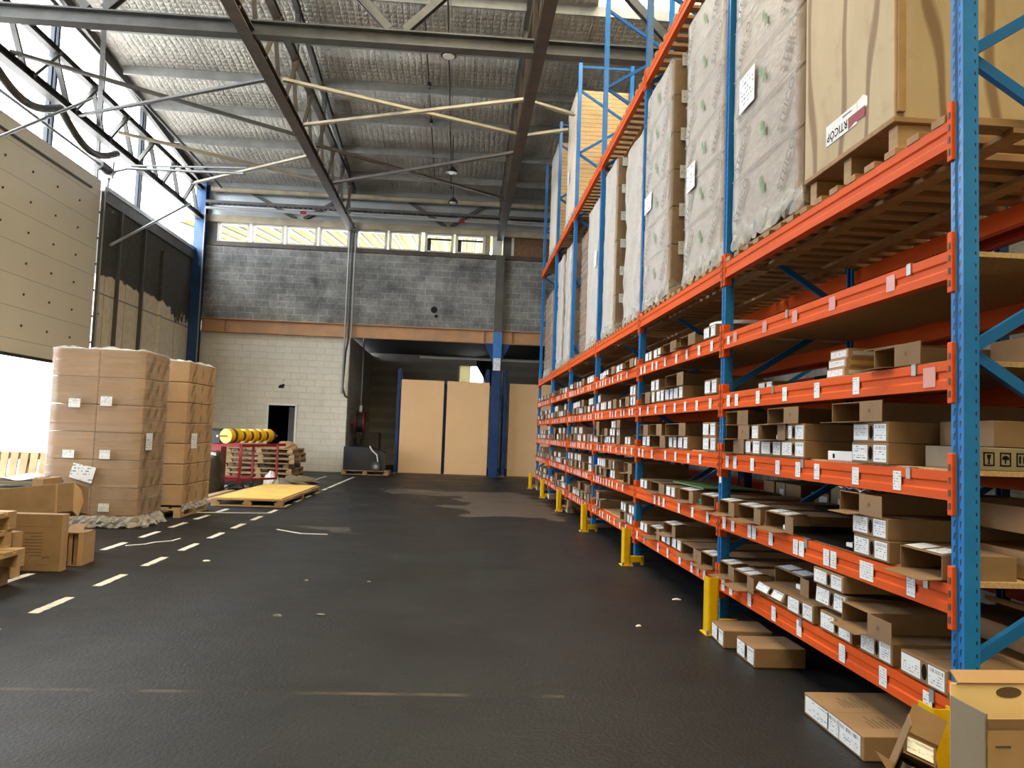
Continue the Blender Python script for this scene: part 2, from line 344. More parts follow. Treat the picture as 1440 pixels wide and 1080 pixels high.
# ---------------------------------------------------------------- mesh builder
class MB:
    def __init__(s): s.v = []; s.f = []; s.mi = []; s.sm = []; s.mats = []
    def m(s, name):
        if name not in s.mats: s.mats.append(name)
        return s.mats.index(name)
    def add(s, vs, fs, mat, smooth=False):
        k = len(s.v); mi = s.m(mat); s.v += [tuple(x) for x in vs]
        for f in fs: s.f.append([i + k for i in f]); s.mi.append(mi); s.sm.append(smooth)
        return s
    def box(s, x0, x1, y0, y1, z0, z1, mat, c=0., T=None):
        if c <= 0:
            vs = [(x, y, z) for z in (z0, z1) for y in (y0, y1) for x in (x0, x1)]
            fs = [(0, 2, 3, 1), (4, 5, 7, 6), (0, 1, 5, 4), (2, 6, 7, 3), (0, 4, 6, 2), (1, 3, 7, 5)]
        else:
            vs = []; ix = {}
            for a, x in ((0, x0), (1, x1)):
                for b, y in ((0, y0), (1, y1)):
                    for d, z in ((0, z0), (1, z1)):
                        ox = c if a == 0 else -c; oy = c if b == 0 else -c; oz = c if d == 0 else -c
                        for ax, p in ((0, (x, y + oy, z + oz)), (1, (x + ox, y, z + oz)), (2, (x + ox, y + oy, z))):
                            ix[(a, b, d, ax)] = len(vs); vs.append(p)
            fs = []; cen = Vector(((x0 + x1) / 2, (y0 + y1) / 2, (z0 + z1) / 2))
            def face(l):
                p = [Vector(vs[i]) for i in l]; n = (p[1] - p[0]).cross(p[2] - p[0])
                if n.dot(sum(p, Vector()) / len(p) - cen) < 0: l = l[::-1]
                fs.append(l)
            for a in (0, 1):
                face([ix[(a, b, d, 0)] for b, d in ((0, 0), (1, 0), (1, 1), (0, 1))])
                face([ix[(b, a, d, 1)] for b, d in ((0, 0), (1, 0), (1, 1), (0, 1))])
                face([ix[(b, d, a, 2)] for b, d in ((0, 0), (1, 0), (1, 1), (0, 1))])
            for a in (0, 1):
                for b in (0, 1):
                    face([ix[(a, b, 0, 0)], ix[(a, b, 1, 0)], ix[(a, b, 1, 1)], ix[(a, b, 0, 1)]])
                    face([ix[(a, 0, b, 0)], ix[(a, 1, b, 0)], ix[(a, 1, b, 2)], ix[(a, 0, b, 2)]])
                    face([ix[(0, a, b, 1)], ix[(1, a, b, 1)], ix[(1, a, b, 2)], ix[(0, a, b, 2)]])
                    for d in (0, 1): face([ix[(a, b, d, k)] for k in (0, 1, 2)])
        if T is not None: vs = [T @ Vector(p) for p in vs]
        return s.add(vs, fs, mat)
    def frame(s, p, q, up=(0, 0, 1)):
        p = Vector(p); q = Vector(q); d = (q - p).normalized(); u = Vector(up)
        if abs(d.dot(u)) > .98: u = Vector((0, 1, 0))
        a = d.cross(u).normalized(); b = a.cross(d).normalized(); return p, q, d, a, b
    def bar(s, p, q, wd, ht, mat, up=(0, 0, 1)):
        p, q, d, a, b = s.frame(p, q, up); vs = []
        for c in (p, q):
            for i, j in ((-1, -1), (1, -1), (1, 1), (-1, 1)): vs.append(c + a * (i * wd / 2) + b * (j * ht / 2))
        return s.add(vs, [(3, 2, 1, 0), (4, 5, 6, 7), (0, 1, 5, 4), (1, 2, 6, 5), (2, 3, 7, 6), (3, 0, 4, 7)], mat)
    def angle(s, p, q, w1, t, mat, up=(0, 0, 1)):            # L-section
        p, q, d, a, b = s.frame(p, q, up)
        pr = [(0, 0), (w1, 0), (w1, t), (t, t), (t, w1), (0, w1)]; vs = []
        for c in (p, q):
            for i, j in pr: vs.append(c + a * (i - w1 / 2) + b * (j - w1 / 2))
        fs = [tuple(range(5, -1, -1)), tuple(range(6, 12))] + [(i, (i + 1) % 6, 6 + (i + 1) % 6, 6 + i) for i in range(6)]
        return s.add(vs, fs, mat)
    def ibeam(s, p, q, wd, ht, t, mat, up=(0, 0, 1)):
        p, q, d, a, b = s.frame(p, q, up)
        h, k = wd / 2, ht / 2
        pr = [(-h, -k), (h, -k), (h, -k + t), (t / 2, -k + t), (t / 2, k - t), (h, k - t), (h, k), (-h, k), (-h, k - t), (-t / 2, k - t), (-t / 2, -k + t), (-h, -k + t)]
        vs = [c + a * i + b * j for c in (p, q) for i, j in pr]; n = 12
        return s.add(vs, [tuple(range(n - 1, -1, -1)), tuple(range(n, 2 * n))] + [(i, (i + 1) % n, n + (i + 1) % n, n + i) for i in range(n)], mat)
    def cyl(s, p, q, r, mat, n=12, r1=None, cap=True):
        p, q, d, a, b = s.frame(p, q); r1 = r if r1 is None else r1
        vs = [c + (a * math.cos(t * 2 * math.pi / n) + b * math.sin(t * 2 * math.pi / n)) * rr for c, rr in ((p, r), (q, r1)) for t in range(n)]
        s.add(vs, [(i, n + i, n + (i + 1) % n, (i + 1) % n)[::-1] for i in range(n)], mat, True)
        if cap: s.add(vs, [tuple(range(n))[::-1], tuple(range(n, 2 * n))], mat)
        return s
    def tube(s, pts, r, mat, n=8):
        for a, b in zip(pts, pts[1:]): s.cyl(a, b, r, mat, n)
        return s
    def quad(s, pts, mat): return s.add(pts, [tuple(range(len(pts)))], mat)
    def slab(s, pts, t, mat):                                # polygon given a thickness along its normal
        P = [Vector(p) for p in pts]; n = (P[1] - P[0]).cross(P[2] - P[0]).normalized() * t; k = len(P)
        vs = P + [p + n for p in P]
        return s.add(vs, [tuple(range(k - 1, -1, -1)), tuple(range(k, 2 * k))] + [(i, (i + 1) % k, k + (i + 1) % k, k + i) for i in range(k)], mat)
    def grid(s, fn, nu, nv, mat, smooth=True):
        vs = [fn(i / nu, j / nv) for j in range(nv + 1) for i in range(nu + 1)]
        return s.add(vs, [(j * (nu + 1) + i, j * (nu + 1) + i + 1, (j + 1) * (nu + 1) + i + 1, (j + 1) * (nu + 1) + i) for j in range(nv) for i in range(nu)], mat, smooth)
    def build(s, name, parent=None, world=False, origin=None):
        off = Vector((0, 0, 0)); loc = Vector((0, 0, 0))
        if parent is not None and world: off = Vector(parent.location)
        if parent is None or origin == 'base':
            if origin is None or origin == 'base':
                xs, ys, zs = zip(*s.v); o = Vector(((min(xs) + max(xs)) / 2, (min(ys) + max(ys)) / 2, min(zs)))
            else: o = Vector(origin)
            loc = o - off; off = o
        elif origin is not None: loc = Vector(origin) - off; off = Vector(origin)
        me = bpy.data.meshes.new(name); me.from_pydata([tuple(Vector(v) - off) for v in s.v], [], s.f)
        for m in s.mats: me.materials.append(M[m])
        me.polygons.foreach_set('material_index', s.mi); me.polygons.foreach_set('use_smooth', s.sm); me.update()
        o = bpy.data.objects.new(name, me); C.objects.link(o); o.location = loc
        if parent is not None: o.parent = parent
        return o

def tag(o, label=None, cat=None, group=None, kind=None):
    if label: o['label'] = label
    if cat: o['category'] = cat
    if group: o['group'] = group
    if kind: o['kind'] = kind
    return o
def thing(name, label, cat, loc=(0, 0, 0), rz=0., group=None, rot=None):
    o = bpy.data.objects.new(name, None); C.objects.link(o); o.location = loc; o.empty_display_size = .1
    o.rotation_euler = rot if rot else (0, 0, rz); return tag(o, label, cat, group)
def struct(o): o['kind'] = 'structure'; return o
def part(name, fn, parent, world=True):
    b = MB(); fn(b); return b.build(name, parent, world)
def kids(o): return list(o.children)
def copy_tree(o, parent=None):
    c = o.copy(); C.objects.link(c); c.parent = parent
    for ch in kids(o): copy_tree(ch, c)
    return c
TXT = {}
def text_geo(s):
    if s not in TXT:
        cu = bpy.data.curves.new('t', 'FONT'); cu.body = s; cu.size = 1; cu.align_x = 'CENTER'; cu.align_y = 'CENTER'; cu.resolution_u = 2; cu.offset = .012
        o = bpy.data.objects.new('t', cu); C.objects.link(o)
        bpy.context.view_layer.update()
        me = bpy.data.meshes.new_from_object(o.evaluated_get(bpy.context.evaluated_depsgraph_get()))
        TXT[s] = ([v.co.copy() for v in me.vertices], [tuple(p.vertices) for p in me.polygons])
        bpy.data.objects.remove(o); bpy.data.curves.remove(cu); bpy.data.meshes.remove(me)
    return TXT[s]
def put_text(b, s, o, ux, uy, size, mat, ang=0.):
    vs, fs = text_geo(s); o = Vector(o); ux = Vector(ux); uy = Vector(uy); ca, sa = math.cos(ang), math.sin(ang)
    b.add([o + ux * (size * (v.x * ca - v.y * sa)) + uy * (size * (v.x * sa + v.y * ca)) for v in vs], fs, mat)
# ================================================================ setting
XL, XRW, YB = -8.3, 4.75, 24.0
def roof_z(y): return 8.85 + .115 * (24 - y)
b = MB(); b.box(XL - .25, XRW + .2, -7, 31, -.15, 0, 'floor'); struct(b.build('floor'))
b = MB(); b.box(-70, XL - .25, -40, 70, -.2, -.05, 'outside'); b.box(XL - .25, 40, -40, -7, -.2, -.05, 'outside'); struct(b.build('ground'))
# left wall
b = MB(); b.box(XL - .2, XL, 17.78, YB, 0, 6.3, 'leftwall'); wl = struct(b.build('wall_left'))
b = MB(); b.box(XL - .22, XL + .05, 17.78, YB, 6.3, 6.56, 'greyst'); b.box(XL - .2, XL + .08, 17.78, YB, 6.56, 6.66, 'steel')
for y, h0, h1 in ((18.66, 3.1, 6.3), (20.05, 3.2, 6.3), (21.3, 3.3, 6.0)): b.box(XL, XL + .07, y, y + .08, h0 - 3.0, h1, 'leftwall' if h1 < 6.1 else 'greyst')
struct(b.build('trim_1'))
b = MB()
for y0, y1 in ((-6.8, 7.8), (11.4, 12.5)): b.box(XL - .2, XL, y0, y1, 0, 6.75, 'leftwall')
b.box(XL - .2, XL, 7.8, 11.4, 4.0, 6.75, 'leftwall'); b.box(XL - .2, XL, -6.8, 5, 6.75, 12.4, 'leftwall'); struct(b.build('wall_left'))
# sectional dock door, half raised
d = MB(); d.box(XL - .06, XL - .005, 12.5, 17.66, 2.52, 6.74, 'door'); door = struct(d.build('door_1', None, origin=(XL, 15, 2.52)))
def bolts(b):
    for z in (6.01, 5.42, 4.83, 4.24, 3.65, 3.06):
        for k in range(6): b.cyl((XL - .006, 13.15 + k * .9, z), (XL + .012, 13.15 + k * .9, z), .024, 'rust', 8)
part('hinge_bolt', bolts, door)
part('top_seal', lambda b: b.box(XL - .01, XL + .03, 12.5, 17.2, 6.42, 6.46, 'greyst'), door)
part('bottom_seal', lambda b: b.box(XL - .07, XL + .005, 12.5, 17.66, 2.46, 2.52, 'rubber'), door)
t = thing('door_track', 'grey steel track and springs at the right edge of the raised dock door', 'door track', (XL + .05, 17.72, 0))
part('guide_rail', lambda b: (b.bar((XL + .04, 17.72, 0), (XL + .04, 17.72, 6.5), .06, .09, 'greyst'), b.bar((XL + .1, 17.66, .2), (XL + .1, 17.66, 6.6), .02, .03, 'conduit')), t)
part('curved_rail', lambda b: b.tube([(XL + .1, 17.7, 6.5), (XL + .12, 17.72, 6.8), (XL + .25, 17.74, 7.0), (XL + .5, 17.75, 7.08), (XL + 3.1, 17.75, 7.12)], .035, 'steel'), t)
part('curved_rail', lambda b: b.tube([(XL + .5, 17.9, 7.2), (XL + 3.1, 17.9, 7.3)], .025, 'steel'), t)
for z in (1.0, 1.9, 2.8, 3.7, 4.6, 5.5): part('bracket', lambda b: b.box(XL, XL + .09, 17.68, 17.78, z, z + .04, 'rust'), t)
part('spring_shaft', lambda b: (b.cyl((XL + .12, 12.6, 6.98), (XL + .12, 17.7, 6.98), .03, 'steel'), b.cyl((XL + .12, 17.2, 6.98), (XL + .12, 17.6, 6.98), .11, 'greyst', 14), b.box(XL + .02, XL + .24, 17.62, 17.7, 6.8, 7.2, 'steel')), t)
t = thing('air_hose', 'grey flexible duct sagging between brackets above the raised dock door', 'duct', (XL + .2, 15.4, 6.9))
def hose(b):
    pts = []
    for k in range(25):
        u = k / 24; y = 12.6 + 4.9 * u; pts.append((XL + .36, y, 7.32 - .38 * abs(math.sin(u * math.pi * 2))))
    b.tube(pts, .075, 'greyst', 8)
part('hose', hose, t)
# clerestory glazing over the left wall
t = MB()
for k in range(14):
    y = 19.65 - 2.13 * k
    for dy in (0, .16) if k % 2 == 0 else (0,): t.box(XL - .12, XL - .04, y + dy, y + dy + .07, 6.7, 9.4 + .1 * k, 'mullion' if k % 2 == 0 else 'greyst')
win = struct(t.build('window_1'))
def clg(b):
    b.add([(XL - .14, 24, 6.6), (XL - .14, -5, 6.6), (XL - .14, -5, roof_z(-5)), (XL - .14, 24, roof_z(24))], [(0, 1, 2, 3)], 'glass')
part('window_pane', clg, win)
# back wall
b = MB(); b.box(XL - .2, XRW, YB, YB + .2, 4.5, 6.96, 'blockdark'); wb = struct(b.build('wall_back'))
b = MB(); b.box(XL - .2, -5.9, YB, YB + .2, 0, 4.2, 'blockwhite'); b.box(-5.03, -3.5, YB, YB + .2, 0, 4.2, 'blockwhite'); b.box(-5.9, -5.03, YB, YB + .2, 1.99, 4.2, 'blockwhite')
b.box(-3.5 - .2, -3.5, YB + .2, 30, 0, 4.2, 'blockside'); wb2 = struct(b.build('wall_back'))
b = MB(); b.cyl((-5.52, YB - .005, 2.52), (-5.52, YB + .05, 2.55), .09, 'dark', 7); b.cyl((-5.46, YB - .005, 2.6), (-5.46, YB + .05, 2.6), .05, 'dark', 5); b.cyl((-5.45, YB - .005, 2.75), (-5.45, YB + .05, 2.75), .018, 'dark', 5)
b.build('damage_hole', wb2, True)
b = MB(); b.cyl((-.95, YB - .01, 5.15), (-.95, YB + .05, 5.15), .11, 'dark', 7); b.cyl((-.88, YB - .01, 4.95), (-.88, YB + .05, 4.95), .06, 'dark', 6); b.build('damage_hole', wb, True)
b = MB(); b.box(-5.9, -5.86, YB - .03, YB + .05, 0, 2.0, 'whitep'); b.box(-5.06, -5.0, YB - .03, YB + .05, 0, 2.0, 'whitep'); b.box(-5.9, -5.0, YB - .03, YB + .05, 1.98, 2.04, 'whitep')
dr = struct(b.build('door_2')); part('door_leaf', lambda b: b.box(-5.35, -5.06, YB + .5, YB + .54, .01, 1.95, 'greyst'), dr)
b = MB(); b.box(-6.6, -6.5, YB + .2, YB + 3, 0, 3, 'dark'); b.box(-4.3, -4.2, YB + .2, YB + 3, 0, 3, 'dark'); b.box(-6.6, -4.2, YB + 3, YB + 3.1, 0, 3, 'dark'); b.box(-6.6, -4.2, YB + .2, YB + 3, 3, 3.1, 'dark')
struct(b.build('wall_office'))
# back room behind the opening
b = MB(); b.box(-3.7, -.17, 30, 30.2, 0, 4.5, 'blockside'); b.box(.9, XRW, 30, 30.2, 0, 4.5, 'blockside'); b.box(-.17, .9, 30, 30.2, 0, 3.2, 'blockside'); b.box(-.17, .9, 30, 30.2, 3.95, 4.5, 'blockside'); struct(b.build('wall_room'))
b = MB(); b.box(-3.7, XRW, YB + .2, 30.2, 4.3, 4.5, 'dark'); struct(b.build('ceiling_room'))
b = MB(); b.box(-.17, -.1, 30.02, 30.1, 3.2, 3.95, 'winwhite'); b.box(.34, .38, 30.02, 30.1, 3.2, 3.95, 'winwhite'); b.box(.83, .9, 30.02, 30.1, 3.2, 3.95, 'winwhite'); wr = struct(b.build('window_room'))
part('window_pane', lambda b: b.quad([(-.17, 30.06, 3.2), (.9, 30.06, 3.2), (.9, 30.06, 3.95), (-.17, 30.06, 3.95)], 'glass'), wr)
t = thing('ceiling_light_tube', 'thin pale unlit light tube running under the dark ceiling of the back room', 'pipe', (0, 27, 3.9)); part('pipe', lambda b: b.cyl((-1.5, 27, 3.93), (3.4, 27, 3.95), .045, 'whitep'), t)  # pale cylinder stands for an unlit fluorescent tube
part('window_pane', lambda b: b.box(-.1, .33, 30.04, 30.05, 3.2, 3.95, 'milky'), wr)
m_ = MB(); m_.slab([(.55, 29.8, 3.95), (1.0, 29.8, 3.2), (1.3, 29.8, 3.2), (1.3, 29.8, 4.25), (.55, 29.8, 4.25)], .05, 'dark'); struct(m_.build('slanted_panel'))  # loose dark panel added to cover the window's upper corner, not trim
# clerestory windows of the back wall
WX = [(-7.66, -6.78), (-6.62, -5.73), (-5.58, -4.71), (-4.56, -3.72), (-3.44, -2.55), (-2.4, -1.5), (-1.28, -.48), (-.32, .52)]
for k, (x0, x1) in enumerate(WX):
    b = MB(); e = .05
    b.box(x0 - e, x0 + .03, YB - .03, YB + .1, 6.96, 7.56, 'winwhite'); b.box(x1 - .03, x1 + e, YB - .03, YB + .1, 6.96, 7.56, 'winwhite')
    b.box(x0, x1, YB - .03, YB + .1, 6.96, 7.02, 'winwhite'); b.box(x0, x1, YB - .03, YB + .1, 7.5, 7.56, 'winwhite')
    if k >= 6: b.box(x0 + .03, x1 - .03, YB + .02, YB + .06, 7.36, 7.42, 'black'); b.box(x0 + .03, x0 + .14, YB + .02, YB + .06, 7.0, 7.42, 'black')
    wn = struct(b.build('window_%d' % (k + 2)))
    part('window_pane', lambda b: b.quad([(x0, YB + .05, 7.0), (x1, YB + .05, 7.0), (x1, YB + .05, 7.52), (x0, YB + .05, 7.52)], 'glass'), wn)
b = MB(); b.box(-8.0, -7.72, YB - .01, YB + .15, 6.96, 7.56, 'greyst'); b.box(-3.72 + .05, -3.49, YB - .01, YB + .15, 6.96, 7.56, 'greyst')
b.box(.57, .72, YB - .01, YB + .15, 6.96, 7.56, 'cream'); b.box(.8, 1.1, YB - .05, YB + .15, 6.96, 7.56, 'winwhite'); b.box(1.14, 1.4, YB - .01, YB + .15, 6.96, 7.56, 'greyst')
b.box(1.4, 1.48, YB - .03, YB + .15, 6.96, 7.56, 'winwhite'); b.box(1.48, 2.6, YB, YB + .15, 6.96, 7.56, 'osb'); b.box(1.4, XRW, YB - .03, YB + .02, 6.92, 6.97, 'winwhite'); b.box(2.6, XRW, YB, YB + .15, 6.96, 7.56, 'greyst'); b.box(XL, -8.0, YB, YB + .15, 6.96, 7.56, 'greyst')
struct(b.build('trim_2'))
b = MB(); b.box(-8.0, XRW, YB - .06, YB + .1, 6.84, 6.97, 'rust'); struct(b.build('trim_3'))
b = MB(); b.box(-8.1, XRW, YB - .12, YB + .1, 7.56, 7.78, 'cream'); struct(b.build('trim_4'))
b = MB(); b.box(XL, XRW, YB + .02, YB + .1, 7.78, 8.9, 'cladding'); struct(b.build('wall_back'))
t = MB()
def vb(x, up_):
    pass
for x0, x1 in ((-6.75, -5.35), (-3.9, -5.1), (-1.9, -.7), (.55, -.55)): t.ibeam((x0, YB - .04, 8.55), (x1, YB - .04, 7.8), .1, .1, .02, 'greyst', (0, 1, 0))
struct(t.build('trim_5'))
tag(MB().cyl((-7.9, YB - .2, 8.55), (XRW - .2, YB - .2, 8.55), .09, 'cream', 12).build('steel_tube'), 'long beige steel tube along the top of the back wall under the roof', 'steel tube')
ct = MB(); ct.box(-7.9, 3.2, 23.3, 23.32, 7.98, 8.06, 'greyst'); ct.box(-7.9, 3.2, 23.5, 23.52, 7.98, 8.06, 'greyst')
for k in range(74): ct.box(-7.9 + k * .15, -7.83 + k * .15, 23.3, 23.5, 7.97, 7.99, 'greyst')
for k in range(5):
    ct.cyl((-7.2 + k * 2.3, 23.4, 8.0), (-7.2 + k * 2.3, 23.4, 8.9), .008, 'steel', 5)
tag(ct.build('cable_tray'), 'long black cable ladder hung on rods along the top of the back wall', 'cable tray')
b = MB(); b.cyl((-7.9, 23.38, 7.84), (3.2, 23.38, 7.84), .045, 'conduit', 10)
pp = tag(b.build('pipe'), 'grey horizontal pipe with red clamps just below the cable ladder', 'pipe')
for x in (-5.0, -.2): part('clamp', lambda b: b.cyl((x - .09, 23.38, 7.84), (x + .09, 23.38, 7.84), .055, 'red', 10), pp)
# right and far ends
b = MB(); b.box(XRW, XRW + .2, -7, 30.2, 0, 12.5, 'blockdark'); struct(b.build('wall_right'))
# roof with a translucent roof light on the right; two more added for fill
b = MB()
def deck(x0, x1, y0, y1, mt='foil'):
    b.slab([(x0, y0, roof_z(y0)), (x1, y0, roof_z(y0)), (x1, y1, roof_z(y1)), (x0, y1, roof_z(y1))], .12, mt)
deck(XL - .5, -3.1, -7, YB + .2); deck(-3.1, -2.2, 7.4, YB + .2); deck(-3.1, XRW + .2, 2.7, 7.4); deck(-3.1, XRW + .2, -7, -6.5); deck(4.4, XRW + .2, -6.5, 2.7); deck(3.5, XRW + .2, 7.4, 13.6); deck(-2.2, 2.4, 14.2, YB + .2); deck(2.4, XRW + .2, 14.7, YB + .2); deck(4.4, XRW + .2, 13.6, 14.7); deck(3.5, XRW + .2, 7.4, 7.41)
struct(b.build('ceiling'))
b = MB(); b.slab([(-2.2, 7.4, roof_z(7.4)), (3.5, 7.4, roof_z(7.4)), (3.5, 13.6, roof_z(13.6)), (2.4, 13.6, roof_z(13.6)), (2.4, 14.2, roof_z(14.2)), (-2.2, 14.2, roof_z(14.2))], .01, 'rooflight'); b.slab([(-3.1, -6.5, roof_z(-6.5)), (4.4, -6.5, roof_z(-6.5)), (4.4, 2.7, roof_z(2.7)), (-3.1, 2.7, roof_z(2.7))], .01, 'addedlightw'); b.slab([(2.4, 13.6, roof_z(13.6)), (4.4, 13.6, roof_z(13.6)), (4.4, 14.7, roof_z(14.7)), (2.4, 14.7, roof_z(14.7))], .01, 'rooflight'); struct(b.build('window_20'))  # first two sheets are added fill openings, out of view; third is real
b = MB(); b.bar((XL + .05, -6, roof_z(-6) - .1), (XL + .05, YB, roof_z(YB) - .1), .1, .2, 'greyst'); struct(b.build('trim_7'))
b = MB(); b.box(XL - .2, XRW, -7, -6.8, 0, 12.3, 'blockwhite'); struct(b.build('wall_near'))
# neighbouring yellow canopy seen through the back windows
b = MB()
vs = []; n = 0
for i in range(40):
    for dx, dz in ((0, 0), (.16, 0), (.2, .07), (.26, .07)):
        x = -9 + .3 * i + dx; vs += [(x, 24.3, 7.62 + dz), (x, 33, 8.7 + dz)]; n += 1
b.add(vs, [(2 * i, 2 * i + 1, 2 * i + 3, 2 * i + 2) for i in range(n - 1)], 'ysheet')
for k in range(22): b.bar((-9 + .55 * k, 24.3, 7.6), (-9 + .55 * k, 33, 8.68), .1, .05, 'greyst')
tag(b.build('canopy_roof'), 'yellow corrugated translucent canopy seen outside through the high back windows', 'canopy')

# ================================================================ steelwork
def column_i(name, label, x, y, wd, ht, z1, mt):
    t = thing(name, label, 'column', (x, y, 0)); part('shaft', lambda b: b.ibeam((x, y, 0), (x, y, z1), wd, ht, .02, mt, (0, 1, 0)), t)
    part('base_plate', lambda b: b.box(x - wd * .8, x + wd * .8, y - ht * .7, y + ht * .7, 0, .03, mt), t); return t
c1 = thing('steel_column', 'blue steel column in the far left corner beside the dark panelled wall', 'column', (-8.22, 23.8, 0))
part('shaft', lambda b: b.ibeam((-8.16, 23.8, 0), (-8.16, 23.8, 8.7), .3, .3, .02, 'corner', (0, 1, 0)), c1)
part('downpipe', lambda b: b.cyl((-7.98, 23.6, 0), (-7.98, 23.6, 7.9), .022, 'conduit'), c1)
c2 = thing('steel_column', 'steel column in the back opening, blue below and grey above, with winged brackets', 'column', (1.06, 23.86, 0))
part('lower_shaft', lambda b: (b.ibeam((1.06, 23.86, 0), (1.06, 23.86, 3.5), .27, .27, .02, 'blue2', (0, 1, 0)), b.box(.94, 1.18, 23.71, 23.73, 0, 3.2, 'blue2')), c2)
part('upper_shaft', lambda b: b.box(.94, 1.19, 23.72, 23.98, 4.5, 6.9, 'greyst'), c2)
part('bracket', lambda b: (b.box(.93, 1.19, 23.7, 23.98, 3.5, 4.5, 'post'), b.slab([(.66, 23.85, 4.15), (.93, 23.85, 3.55), (.93, 23.85, 4.15)], .02, 'blue2'), b.slab([(1.46, 23.85, 4.15), (1.19, 23.85, 4.15), (1.19, 23.85, 3.55)], .02, 'blue2')), c2)
tag(part('notice', lambda b: b.box(.95, 1.17, 23.685, 23.695, 3.3, 3.68, 'label'), c2), 'small white torn notice')
gb = MB(); gb.ibeam((-8.0, 23.93, 4.36), (XRW, 23.93, 4.36), .2, .42, .025, 'obeam')
gbo = tag(gb.build('steel_beam'), 'ochre brown steel beam running across the back wall above the opening', 'beam')
for x in (-7.3, .62, 1.5): part('stiffener', lambda b: b.box(x, x + .015, 23.84, 23.94, 4.17, 4.55, 'obeam'), gbo)

def truss(x, y0, y1, label, lo=7.5, hi=8.72, wb=.2, mt='rust', rafter=True, step=1.55, wm=.07):
    t = thing('roof_truss', label, 'roof truss', (x, (y0 + y1) / 2, lo), 0, 'roof trusses')
    part('bottom_chord', lambda b: b.ibeam((x, y0, lo), (x, y1, lo), wb, .16, .02, mt), t)
    part('top_chord', lambda b: b.ibeam((x, y0, hi), (x, y1, hi), wb * .7, .13, .02, mt), t)
    if rafter: part('rafter', lambda b: b.ibeam((x, y0, roof_z(y0) - .22), (x, y1, roof_z(y1) - .1), .1, .14, .015, 'greyst'), t)
    y = y1 - .25; k = 0
    while y > y0 + 1:
        part('web_brace', lambda b: (b.bar((x - .05, y, lo), (x - .05, y - step * .42, hi), wm, wm * .6, mt)), t)
        part('web_brace', lambda b: (b.bar((x + .05, y - step * .42, hi), (x + .05, y - step, lo), wm, wm * .6, mt)), t)
        if rafter and k % 2 == 1: part('hanger_post', lambda b: b.bar((x, y - step * .42, hi), (x, y - step * .42, roof_z(y - step * .42) - .15), .09, .09, 'greyst'), t)
        y -= step; k += 1
    return t
truss(-3.58, 6, 23.9, 'brown roof truss left of centre running from the back wall toward the camera')
truss(1.03, 6, 23.9, 'brown roof truss right of centre whose end sits above the back opening column')
truss(XL + .12, 6, 23.9, 'blue-grey lattice truss along the bright glazing of the left wall', 7.62, 8.52, .2, 'greyst', False, 1.55, .1)
g = thing('roof_girder', 'dark steel girder crossing the full width overhead with V braces above it', 'girder', (0, 12, 7.5))
part('bottom_chord', lambda b: b.ibeam((XL, 12, 7.57), (XRW, 12, 7.57), .2, .24, .025, 'greyst'), g)
part('top_chord', lambda b: b.ibeam((XL, 12, 9.9), (XRW, 12, 9.9), .16, .2, .02, 'greyst'), g)
for xm in (-5.9, -1.25, 3.4):
    for s in (-1, 1) if xm < 3 else (-1,): part('web_brace', lambda b: b.ibeam((xm + s * .12, 12, 7.72), (xm + s * 2.2, 12, 9.85), .12, .12, .02, 'greyst', (0, 1, 0)), g)
tag(g.children[0], 'long horizontal beam of the girder')
pur = 0
PL = ['first', 'second', 'third', 'fourth', 'fifth', 'sixth', 'seventh']
for k, y in enumerate((22.75, 21.15, 19.45, 17.9, 16.3, 14.7)):
    z = roof_z(y) - .1
    o = MB().bar((XL + .2, y, z), (XRW, y, z), .05, .2, 'purlin').build('roof_purlin')
    tag(o, 'grey steel purlin under the foil roof, %s from the back wall' % PL[k], 'purlin', 'roof purlins')
def brace(p, q, mt, label):
    b = MB(); b.angle(p, q, .085, .012, mt); tag(b.build('cross_brace'), label, 'brace', 'wind braces between trusses')
brace((-3.5, 15.81, 7.6), (.95, 13.92, 7.6), 'cream', 'cream angle brace rising to the right between the two central trusses, nearest')
brace((-3.5, 14.0, 7.72), (.95, 15.89, 7.72), 'cream', 'cream angle brace falling to the right, crossing the nearest rising one')
brace((-3.5, 19.53, 7.6), (.95, 16.65, 7.6), 'rust', 'thin dark brace rising to the right between central trusses, farther back')
brace((-3.5, 17.23, 7.72), (.95, 20.44, 7.72), 'rust', 'thin dark brace falling to the right between central trusses, farther back')
brace((XL + .2, 16.03, 7.6), (-3.7, 13.76, 7.6), 'greyst', 'grey brace rising to the right in the left roof bay from the glazing')
brace((XL + .2, 13.6, 7.72), (-3.77, 16.73, 7.72), 'greyst', 'grey brace falling to the right in the left roof bay near the glazing')
brace((-7.2, 20.2, 7.6), (-3.75, 17.64, 7.6), 'cream', 'pale yellow brace rising to the right in the left roof bay, far end')
brace((-7.8, 17.2, 7.72), (-3.65, 19.88, 7.72), 'cream', 'pale yellow brace falling to the right in the left roof bay, far end')
brace((1.1, 14.0, 7.6), (1.98, 14.45, 7.6), 'cream', 'cream brace falling behind the racking right of the central truss, upper one')
brace((1.1, 15.98, 7.72), (1.98, 15.5, 7.72), 'cream', 'cream brace rising behind the racking right of the central truss, lower one')
brace((XL + .2, 16.9, 7.75), (-4.6, 9.5, 9.2), 'steel', 'thin steel stay from the left glazing truss up toward the roof girder')
rd = MB(); rd.cyl((XL + .52, 12.9, 5.9), (XL + .52, 15.9, 7.9), .03, 'steel', 8); tag(rd.build('stay_rod'), 'thin steel rod crossing diagonally in front of the raised dock door', 'rod')
rd = MB(); rd.cyl((XL + .25, 17.75, 5.3), (XL + .35, 22.2, 7.6), .035, 'steel', 8); tag(rd.build('stay_rod'), 'thin steel rod crossing diagonally in front of the dark left wall panels', 'rod')
